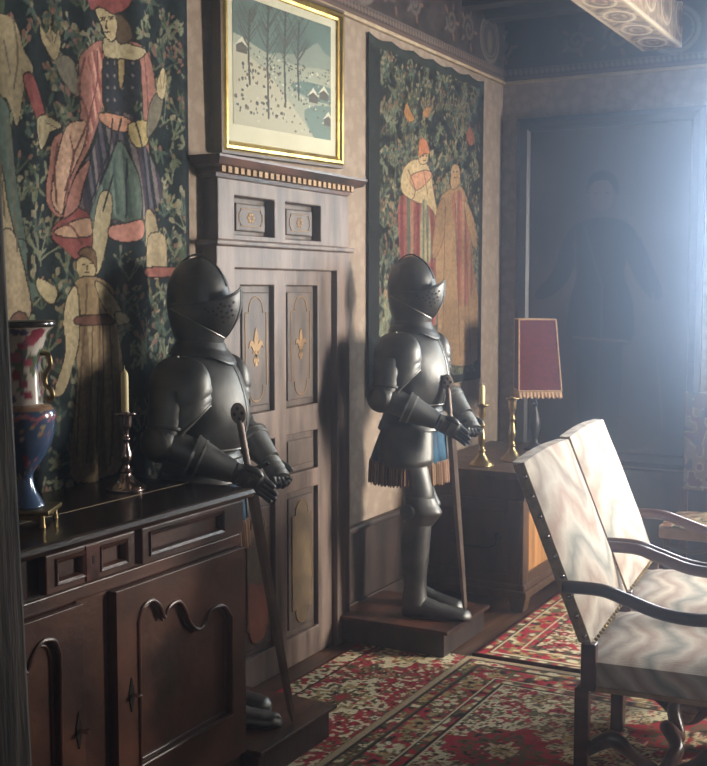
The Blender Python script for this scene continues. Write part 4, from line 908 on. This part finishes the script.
def candle(loc, h, r, label):
    m = MB(); m.lathe([(r, 0), (r, h * .86), (r * .8, h * .92), (r * .25, h * .985), (.0012, h), (.001, h + .012)], 20)
    o = m.build('candle', M['wax'], smooth=True, angle=60); o.location = loc; return tag(o, label, 'candle', 'cream candles')
c1 = (.262, 3.005, 1.05)
candlestick(c1, 1.12, .265, M['bronze'], 'silvery candlestick with fluted foot standing on the dark cabinet', None, True)
candle((c1[0], c1[1], c1[2] + .257), .15, .0125, 'tapered cream candle in the silvery candlestick on the cabinet')

# ================================================================== CHEST and things on it
ch = thing('chest', 'old oak chest with iron handle standing in the corner', 'chest', (0, 0, 0))
ky0, ky1, kx = 5.735, 6.86, .685
b = MB(); b.box(.05, kx - .02, ky0 + .015, ky1 - .015, .14, .60); b.box(kx - .02, kx, ky0, ky0 + .09, .14, .60); b.box(kx - .02, kx, ky1 - .09, ky1, .14, .60); b.box(kx - .02, kx, ky0 + .09, ky1 - .09, .14, .20); b.box(kx - .02, kx, ky0 + .09, ky1 - .09, .53, .60)
b.box(.05, .13, ky0, ky0 + .015, .14, .60); b.box(kx - .09, kx - .02, ky0, ky0 + .015, .14, .60); b.box(.13, kx - .09, ky0, ky0 + .015, .14, .20); b.box(.13, kx - .09, ky0, ky0 + .015, .53, .60)
b.build('body', M['chestwood'], ch, bevel=.005)
MB().box(kx - .022, kx - .012, ky0 + .08, ky1 - .08, .19, .54).build('front_panel', M['chestwood_lit'], ch)  # same oak as the body, lightened as if lit from the window
b = MB(); b.box(.045, kx + .006, ky0 - .006, ky1 + .006, .606, .715); b.box(.04, kx + .022, ky0 - .02, ky1 + .02, .72, .755); b.box(.05, kx, ky0, ky1, .60, .607); b.box(.045, kx + .012, ky0 - .012, ky1 + .012, .713, .722)
b.build('lid', M['chestwood'], ch, bevel=.006)
b = MB(); b.box(.045, kx + .012, ky0 - .012, ky1 + .012, .115, .15); b.box(.04, kx + .026, ky0 - .026, ky1 + .026, .075, .118); b.build('base_moulding', M['chestwood'], ch, bevel=.008)
for fx, fy in ((.06, ky0), (kx - .07, ky0), (.06, ky1 - .08), (kx - .07, ky1 - .08)): MB().prism([(fx, .0), (fx + .07, 0), (fx + .085, .075), (fx - .01, .075)], 1, fy, fy + .08).build('foot', M['chestwood'], ch, bevel=.006)
h = MB(); h.tube(spline([(.30, ky0 - .012, .40), (.30, ky0 - .03, .365), (.34, ky0 - .035, .345), (.42, ky0 - .035, .34), (.50, ky0 - .035, .345), (.54, ky0 - .03, .365), (.54, ky0 - .012, .40)], 4), .009, 8); h.ball((.30, ky0 - .004, .40), .024, 12, 8); h.ball((.54, ky0 - .004, .40), .024, 12, 8); h.build('iron_handle', M['iron'], ch, smooth=True)
c2 = (.393, 5.86, .755); c3 = (.40, 6.30, .755)
candlestick(c2, 1.16, .345, M['brass'], 'brass candlestick with a candle on the oak chest', 'brass candlesticks on the chest')
candle((c2[0], c2[1], c2[2] + .335), .115, .0145, 'short white candle in the brass candlestick on the chest')
q3 = on(1, 6.36, 511, 391)
candlestick((float(on(2, .755, 512, 461)[0]) , float(on(2, .755, 512, 461)[1]),   .755), 1.14, .365, M['brass'], 'empty brass candlestick beneath the red lampshade', 'brass candlesticks on the chest')
lp = on(1, 6.62, 536, 350); lx, ly = float(lp[0]), float(lp[1])
lamp = thing('table_lamp', 'table lamp with square red fringed shade on the oak chest', 'lamp', (lx, ly, .755))
m = MB(); m.lathe(spline([(.065, 0), (.068, .012), (.05, .022), (.022, .04), (.016, .07), (.028, .11), (.034, .16), (.022, .22), (.012, .26), (.016, .28), (.009, .30), (.008, .44)], 3), 24); m.build('base', M['darkframe'], lamp, smooth=True)
sh = MB(); th = YAW * .35; z0, z1 = .365, .79
rot = lambda x, y: (x * math.cos(YAW) - y * math.sin(YAW), x * math.sin(YAW) + y * math.cos(YAW))
def sq(hw, z, off): return [(*rot(sx * hw + off, sy * hw * .8), z) for sx, sy in ((-1, -1), (1, -1), (1, 1), (-1, 1))]
sh.loft([sq(.126, z0, .012), sq(.108, z1, -.008)], False, False); so = sh.build('lamp_shade', M['shade'], lamp, solid=.004)
m = MB()
a, c = sq(.127, z0, .012), sq(.109, z1, -.008)
for i in range(4): m.tube([a[i], c[i]], .005, 6); m.tube([c[i], c[(i + 1) % 4]], .005, 6); m.tube([a[i], a[(i + 1) % 4]], .005, 6)
m.build('braid', M['braid'], so)
fm = MB(); per = []
for i in range(4):
    p, q = Vector(a[i]), Vector(a[(i + 1) % 4]); per += [p.lerp(q, t / 24) for t in range(24)]
ctr = Vector((sum(p[0] for p in a) / 4, sum(p[1] for p in a) / 4, 0))
fm.loft([[(p.x, p.y, p.z) for p in per], [(p.x + (p.x - ctr.x) * .05 * (k % 2), p.y + (p.y - ctr.y) * .05 * (k % 2), p.z - .035 - .006 * (k % 3)) for k, p in enumerate(per)]], False, False); fm.build('fringe', M['braid'], so, solid=.003)

# ================================================================== ARMCHAIRS
def make_armchair(label):
    t = thing('armchair', label, 'armchair', (0, 0, 0), 0, 'flame stitch armchairs in a row'); w = .335; wd = M['chairwood']
    # back: leaning slab, x back / front at height z
    def bx(z): return .035 - (z - .50) * .40
    B = MB(); nz, ny = 10, 13; front = []; back = []
    for i in range(nz + 1):
        z = .535 + (1.135 - .535) * i / nz; rf = []; rb = []
        for j in range(ny + 1):
            y = -w + 2 * w * j / ny; e = min(1, 4 * min(j, ny - j) / ny) ; f = min(1, 4 * min(i, nz - i) / nz); pad = .030 * (e * f) ** .5
            rf.append((bx(z) + .012 + pad, y, z + (.012 * math.sin(PI * j / ny) if i == nz else 0))); rb.append((bx(z) - .030, y, z + (.012 * math.sin(PI * j / ny) if i == nz else 0)))
        front.append(rf); back.append(rb)
    per = [[*f_, *reversed(b_)] for f_, b_ in zip(front, back)]
    B.loft(per); bo = B.build('backrest', M['flame'], t, smooth=True, angle=50)
    for s in (-1, 1):
        m = MB(); m.tube([(bx(z) - .010, s * (w + .002), z) for z in np.linspace(.545, 1.13, 8)], [(.004, .020)] * 8, 8, (1, 0, 0)); eo = m.build('edge_band', M['backcloth'], bo)
        for k in range(9): MB().ball((bx(.56 + k * .066) - .002, s * (w + .006), .56 + k * .066), .0085, 10, 6).build('upholstery_nail', M['bronze'], bo, smooth=True)
    for k in range(16): MB().ball((bx(.54) + .022, -w + .03 + k * (2 * w - .06) / 15, .545), .007, 8, 5).build('upholstery_nail', M['brass'], bo, smooth=True)
    for s in (-1, 1):
        m = MB(); m.box(bx(.50) - .035, bx(.50) + .015, s * w - .022, s * w + .022, .38, .54); m.build('rear_post', wd, t, bevel=.004)
    # seat
    S = MB(); rings = []
    for i in range(13):
        x = .0 + .60 * i / 12; dome = .030 * min(1, 5 * min(i, 12 - i) / 12) ** .6; row = []
        yy = [-w + 2 * w * j / 14 for j in range(15)]
        top = [(x, y, .475 + dome * min(1, 5 * min(j, 14 - j) / 14) ** .6) for j, y in enumerate(yy)]; bot = [(x, y, .385) for y in reversed(yy)]
        rings.append(top + bot)
    S.loft(rings); so = S.build('seat', M['flame'], t, smooth=True, angle=50)
    m = MB(); m.box(-.002, .605, -w - .006, w + .006, .374, .392); m.build('seat_braid', M['backcloth'], so, bevel=.003)
    # arms
    for s in (-1, 1):
        path = spline([(bx(.73) - .01, s * (w - .002), .722), (.06, s * (w - .002), .722), (.14, s * (w - .002), .700), (.26, s * (w - .002), .664), (.38, s * (w - .002), .656), (.48, s * (w - .002), .672), (.56, s * (w - .002), .682), (.61, s * (w - .002), .664), (.62, s * (w - .002), .636)], 5)
        m = MB(); m.tube(path, [(.026 - .004 * math.sin(PI * i / (len(path) - 1)), .022) for i in range(len(path))], 16); m.build('armrest', wd, t, smooth=True)
        m = MB(); m.tube(spline([(.52, s * (w - .002), .39), (.545, s * (w - .002), .46), (.51, s * (w - .002), .56), (.55, s * (w - .002), .66)], 5), [(.022, .020)] * 16, 14, (0, 1, 0)); m.build('arm_support', wd, t, smooth=True)
    # legs, scrolled at the front
    for s in (-1, 1):
        m = MB(); m.box(-.02, .028, s * (w - .005) - .024, s * (w - .005) + .024, 0, .385); m.build('leg', wd, t, bevel=.005)
        m = MB(); pth = spline([(.56, s * w, .385), (.585, s * w, .30), (.545, s * w, .20), (.515, s * w, .12), (.555, s * w, .05), (.60, s * w, .022)], 6); m.tube(pth, [(.024 + .008 * math.sin(i * .35) ** 2, .028) for i in range(len(pth))], 14, (0, 1, 0)); m.build('leg', wd, t, smooth=True)
        m = MB(); pth = spline([(.02, s * (w - .01), .16), (.10, s * (w - .03), .205), (.18, s * (w - .04), .15), (.27, s * (w - .05), .10), (.36, s * (w - .04), .15), (.44, s * (w - .03), .205), (.53, s * (w - .01), .16)], 6); m.tube(pth, [(.022, .020 + .010 * math.sin(PI * i / (len(pth) - 1) * 3) ** 2) for i in range(len(pth))], 14); m.build('stretcher', wd, t, smooth=True)
    m = MB(); pth = spline([(.27, -w + .05, .11), (.30, -.2, .17), (.25, -.1, .20), (.28, 0, .13), (.25, .1, .20), (.30, .2, .17), (.27, w - .05, .11)], 6); m.tube(pth, [(.024, .022 + .010 * math.sin(i * .5) ** 2) for i in range(len(pth))], 14); m.build('stretcher', wd, t, smooth=True)
    return t
ach1 = make_armchair('pale flame stitch armchair nearest the viewer at the right edge')
index_children(); ach2 = copy_tree(ach1); ach2['label'] = 'pale flame stitch armchair behind the nearer one, farther from viewer'
rz = math.radians(5); ach1.location = (1.60, 4.035, 0.0); ach1.rotation_euler = (0, 0, rz)
ach2.location = (1.60 - .715 * math.sin(rz) - .005, 4.035 + .715 * math.cos(rz), 0.004); ach2.rotation_euler = (0, 0, rz)

# side chair against the end wall
sc_ = thing('side_chair', 'upholstered side chair with patterned back at the end wall', 'chair', (1.60, 6.58, .005))
P = Paint(-.29, .29, .57, 1.135, 90, 90, (116, 88, 76)); nA = P.noise(.045, 21); nB = P.noise(.035, 22); P.a[(nA > .45)] = (138, 120, 98); P.a[(np.abs(nA - .45) < .04)] = (176, 160, 130); P.a[(nB > .72)] = (92, 92, 84)
b = MB(); b.box(-.29, .29, .10, .15, .575, 1.13); bo = b.build('backrest', M['cream'], sc_, bevel=.006)
P.sheet('patterned_cover', M['tapestry'], lambda U, V: (U, .097 - .02 * np.sqrt(np.clip((1 - (U / .29) ** 2) * (1 - ((V - .8525) / .2825) ** 2), 0, 1)), V), bo, thick=0)
P2 = Paint(-.33, .33, -.32, .14, 100, 70, (150, 110, 90)); nA = P2.noise(.045, 31); P2.a[nA > .45] = (180, 158, 128); P2.a[np.abs(nA - .45) < .05] = (220, 206, 172); P2.a[P2.noise(.05, 33) > .72] = (96, 98, 88)
b = MB(); b.box(-.33, .33, -.32, .14, .36, .425); so = b.build('seat', M['cream'], sc_, bevel=.012)
P2.sheet('patterned_cover', M['tapestry'], lambda U, V: (U, V, .427 + .035 * (np.clip((1 - (U / .33) ** 2) * (1 - ((V + .09) / .23) ** 2), 0, 1)) ** .4), so, thick=0)
for sx in (-1, 1):
    b = MB(); b.box(sx * .29 - .022, sx * .29 + .022, .105, .15, 0, .36); b.box(sx * .29 - .02, sx * .29 + .02, .108, .148, .425, .575); b.build('leg', M['chairwood'], sc_, bevel=.004)
    m = MB(); m.lathe([(.02, 0), (.022, .03), (.015, .06), (.024, .14), (.016, .2), (.026, .27), (.018, .3), (.024, .36)], 16, (sx * .29, -.28, 0)); m.build('leg', M['chairwood'], sc_, smooth=True)
b = MB(); b.tube(spline([(-.29, -.30, .33), (-.15, -.30, .30), (0, -.30, .335), (.15, -.30, .30), (.29, -.30, .33)], 5), .014, 8); b.build('front_rail', M['chairwood'], sc_, smooth=True)

# ================================================================== RUGS
RED, CRM, OLV, DRK, GOLD = (164, 46, 60), (208, 198, 166), (98, 92, 66), (52, 44, 42), (166, 144, 100)
def floral(P, base, seed, amt=.5, cell=.014):
    a, b_, c = P.noise(cell, seed), P.noise(cell * .7, seed + 1), P.noise(cell * 1.3, seed + 2)
    P.a[:] = base
    P.a[a > 1 - amt * .75] = OLV; P.a[b_ > .72] = DRK; P.a[c > .70] = CRM if base != CRM else RED; P.a[(a * b_) > .52] = GOLD
def motif(P, u, v, ru, rv, cols, seed=0):
    d = np.abs((P.U - u) / ru) + np.abs((P.V - v) / rv); wob = .10 * np.sin(np.arctan2((P.V - v) / rv, (P.U - u) / ru) * 12); d = d + wob
    n = P.noise(.022, seed + 50); n2 = P.noise(.028, seed + 60)
    for lim, c in zip((1, .88, .68, .50, .34, .18), cols): 
        P.a[d < lim] = c
        P.a[(d < lim) & (d > lim - .13) & (n > .62)] = OLV
    P.a[(d < 1) & (n2 > .84)] = RED; P.a[(d < 1) & (n > .86)] = DRK
def petal_rows(P, u0, u1, v0, v1, n, size, seed, cols=None):
    """scattered palmettes, rosettes and leaves with dark outlines"""
    g = random.Random(seed)
    for _ in range(n):
        u, v, s = g.uniform(u0, u1), g.uniform(v0, v1), size * g.uniform(.6, 1.25); c = g.choice(cols or [RED, RED, GOLD, OLV, (128, 112, 84)]); k = g.random(); a0 = g.uniform(0, 6.28)
        if k < .5:
            for j in range(5): P.ell(u + .55 * s * math.cos(a0 + j * 1.257), v + .55 * s * math.sin(a0 + j * 1.257), .42 * s, .42 * s, DRK)
            for j in range(5): P.ell(u + .55 * s * math.cos(a0 + j * 1.257), v + .55 * s * math.sin(a0 + j * 1.257), .30 * s, .30 * s, c)
            P.ell(u, v, .26 * s, .26 * s, g.choice([CRM, DRK, GOLD]))
        else:
            for j in range(3): P.ell(u + .6 * s * math.cos(a0 + j * .8), v + .6 * s * math.sin(a0 + j * .8), .6 * s, .22 * s, g.choice([OLV, (112, 106, 78), c]), a0 + j * .8)
# A: runner along the wall
ra = (.16, .70, 1.5, 4.93); P = Paint(*ra, 110, 560, RED); floral(P, RED, 40, .36)
petal_rows(P, .24, 0.70, 1.5, 4.93, 260, .03, 15, [CRM, GOLD, OLV, CRM, (176, 70, 76)])
for k in range(5): motif(P, .45, 1.95 + k * .72 + .05, .215, .30, [CRM, CRM, GOLD, CRM, OLV, RED], k); 
for k in range(5): motif(P, .45, 2.31 + k * .72 + .05, .10, .09, [DRK, GOLD, RED, CRM, RED, DRK], k + 9)
for e, s in ((P.U - ra[0], 1),):
    m_ = (e < .105); n = P.noise(.02, 70); P.a[m_] = np.where(n[m_][:, None] > .55, OLV, CRM); P.a[m_ & (P.noise(.024, 71) > .70)] = RED; P.a[(e > .098) & (e < .108)] = DRK; P.a[e < .012] = (120, 50, 52)
rA = P.sheet('runner_rug', M['rug'], lambda U, V: (U, V, -.003 + 0 * U), thick=.008)
tag(rA, 'red runner rug with cream diamonds between the two armour plinths', 'rug')
# B: big rug, cream field, red border
rb = (.70, 2.90, 1.5, 4.93); P = Paint(*rb, 310, 480, CRM); floral(P, CRM, 80, .34)
petal_rows(P, .98, 2.62, 1.7, 4.7, 950, .030, 5)
for (u, v) in ((1.25, 3.95), (1.25, 2.9), (1.85, 4.4), (1.85, 3.4), (2.4, 3.9)): motif(P, u, v, .27, .25, [RED, RED, OLV, RED, CRM, GOLD], int(u * 7 + v * 3))
e = np.minimum(np.minimum(P.U - rb[0], rb[1] - P.U), np.minimum(P.V - rb[2], rb[3] - P.V))
n = P.noise(.028, 91); n2 = P.noise(.034, 92); m_ = e < .30
P.a[m_] = RED; P.a[m_ & (n > .58)] = OLV; P.a[m_ & (n2 > .64)] = GOLD; P.a[m_ & (n * n2 > .46)] = CRM; P.a[m_ & (n2 < .24)] = DRK
petal_rows(P, .745, .935, 1.5, 4.93, 420, .026, 35, [CRM, GOLD, OLV, RED])
for k in range(20):
    v = 1.62 + k * .27; 
    for j in range(6): P.ell(.865 + .034 * math.cos(j * 1.047), v + .034 * math.sin(j * 1.047), .02, .013, (CRM, GOLD)[k % 2], j * 1.047)
    P.ell(.865, v, .016, .016, (RED, DRK)[k % 2])
for a_, c_ in ((.012, CRM), (.030, CRM), (.038, DRK), (.095, OLV), (.102, DRK), (.235, CRM), (.242, DRK), (.29, DRK), (.30, CRM)): P.a[np.abs(e - a_) < .0055] = c_
P.a[e < .034] = (168, 150, 122)
rB = P.sheet('rug', M['rug'], lambda U, V: (U, V, -.001 + 0 * U), thick=.010); tag(rB, 'large cream and red floral rug under the armchairs', 'rug')
# C: far rug, laid up to the end wall
rc = (.72, 3.10, 4.95, 6.95); P = Paint(*rc, 280, 240, RED); floral(P, CRM, 120, .4)
petal_rows(P, .9, 3.0, 5.0, 6.9, 800, .034, 25)
for (u, v) in ((1.2, 5.75), (1.7, 5.35), (1.75, 6.2), (2.4, 5.7)): motif(P, u, v, .35, .28, [RED, RED, OLV, GOLD, RED, CRM], int(u * 5 + v))
e = np.minimum(np.minimum(P.U - rc[0], rc[1] - P.U), np.minimum(P.V - rc[2], rc[3] - P.V)); n = P.noise(.03, 131); n2 = P.noise(.036, 132); m_ = e < .22
P.a[m_] = RED; P.a[m_ & (n > .56)] = GOLD; P.a[m_ & (n2 > .64)] = OLV; P.a[m_ & (n * n2 > .45)] = CRM; P.a[m_ & (n2 < .22)] = DRK
for a_, c_ in ((.06, DRK), (.07, CRM), (.18, CRM), (.22, DRK)): P.a[np.abs(e - a_) < .006] = c_
P.a[e < .02] = (72, 40, 40)
rC = P.sheet('rug', M['rug'], lambda U, V: (U, V, .004 + .006 * np.clip((5.0 - V) / .05, 0, 1)), thick=.015); tag(rC, 'worn red and cream rug running under the chest toward the end wall', 'rug')

# ================================================================== LIGHT
def area(name, loc, aim, sx, sy, power, col, spread=None):
    l = bpy.data.lights.new(name, 'AREA'); l.shape = 'RECTANGLE'; l.size = sx; l.size_y = sy; l.energy = power; l.color = col
    if spread: l.spread = spread
    o = bpy.data.objects.new(name, l); COL.objects.link(o); o.location = loc
    o.rotation_euler = (Vector(aim) - Vector(loc)).to_track_quat('-Z', 'Y').to_euler(); return o
area('window_daylight', (X1 + .34, (RY0 + RY1) / 2, (RZ0 + RZ1) / 2), (0, 4.2, 1.1), RY1 - RY0 - .1, RZ1 - RZ0 - .1, 215, (1.0, .97, .93), math.radians(95))
area('end_window_daylight', ((BX0 + BX1) / 2, Y1 + .34, (BZ0 + BZ1) / 2), (2.0, 2.0, 1.0), BX1 - BX0 - .1, BZ1 - BZ0 - .1, 165, (.80, .90, 1.0))
area('viewer_side_fill', (3.5, -1.2, 2.1), (1.6, 3.2, .8), .9, 1.3, 14, (.92, .96, 1.0))  # added fill lamp behind the viewer, no window is built there
w = bpy.data.worlds.new('world'); SC.world = w; w.use_nodes = True; nt = w.node_tree
bg = nt.nodes['Background']; bg.inputs['Color'].default_value = (.5, .6, .8, 1); bg.inputs['Strength'].default_value = .3
vs = nt.nodes.new('ShaderNodeVolumeScatter'); vs.inputs['Color'].default_value = (.62, .76, 1.0, 1); vs.inputs['Density'].default_value = .045; vs.inputs['Anisotropy'].default_value = .925
nt.links.new(vs.outputs['Volume'], nt.nodes['World Output'].inputs['Volume'])

vs_ = SC.view_settings; SC.display_settings.display_device = 'sRGB'
vs_.view_transform = 'Standard'; vs_.look = 'None'; vs_.exposure = 0.0; vs_.gamma = 1.0; vs_.use_curve_mapping = False
SC.cycles.use_denoising = True; SC.cycles.max_bounces = 6; SC.cycles.volume_bounces = 1; SC.cycles.caustics_reflective = False
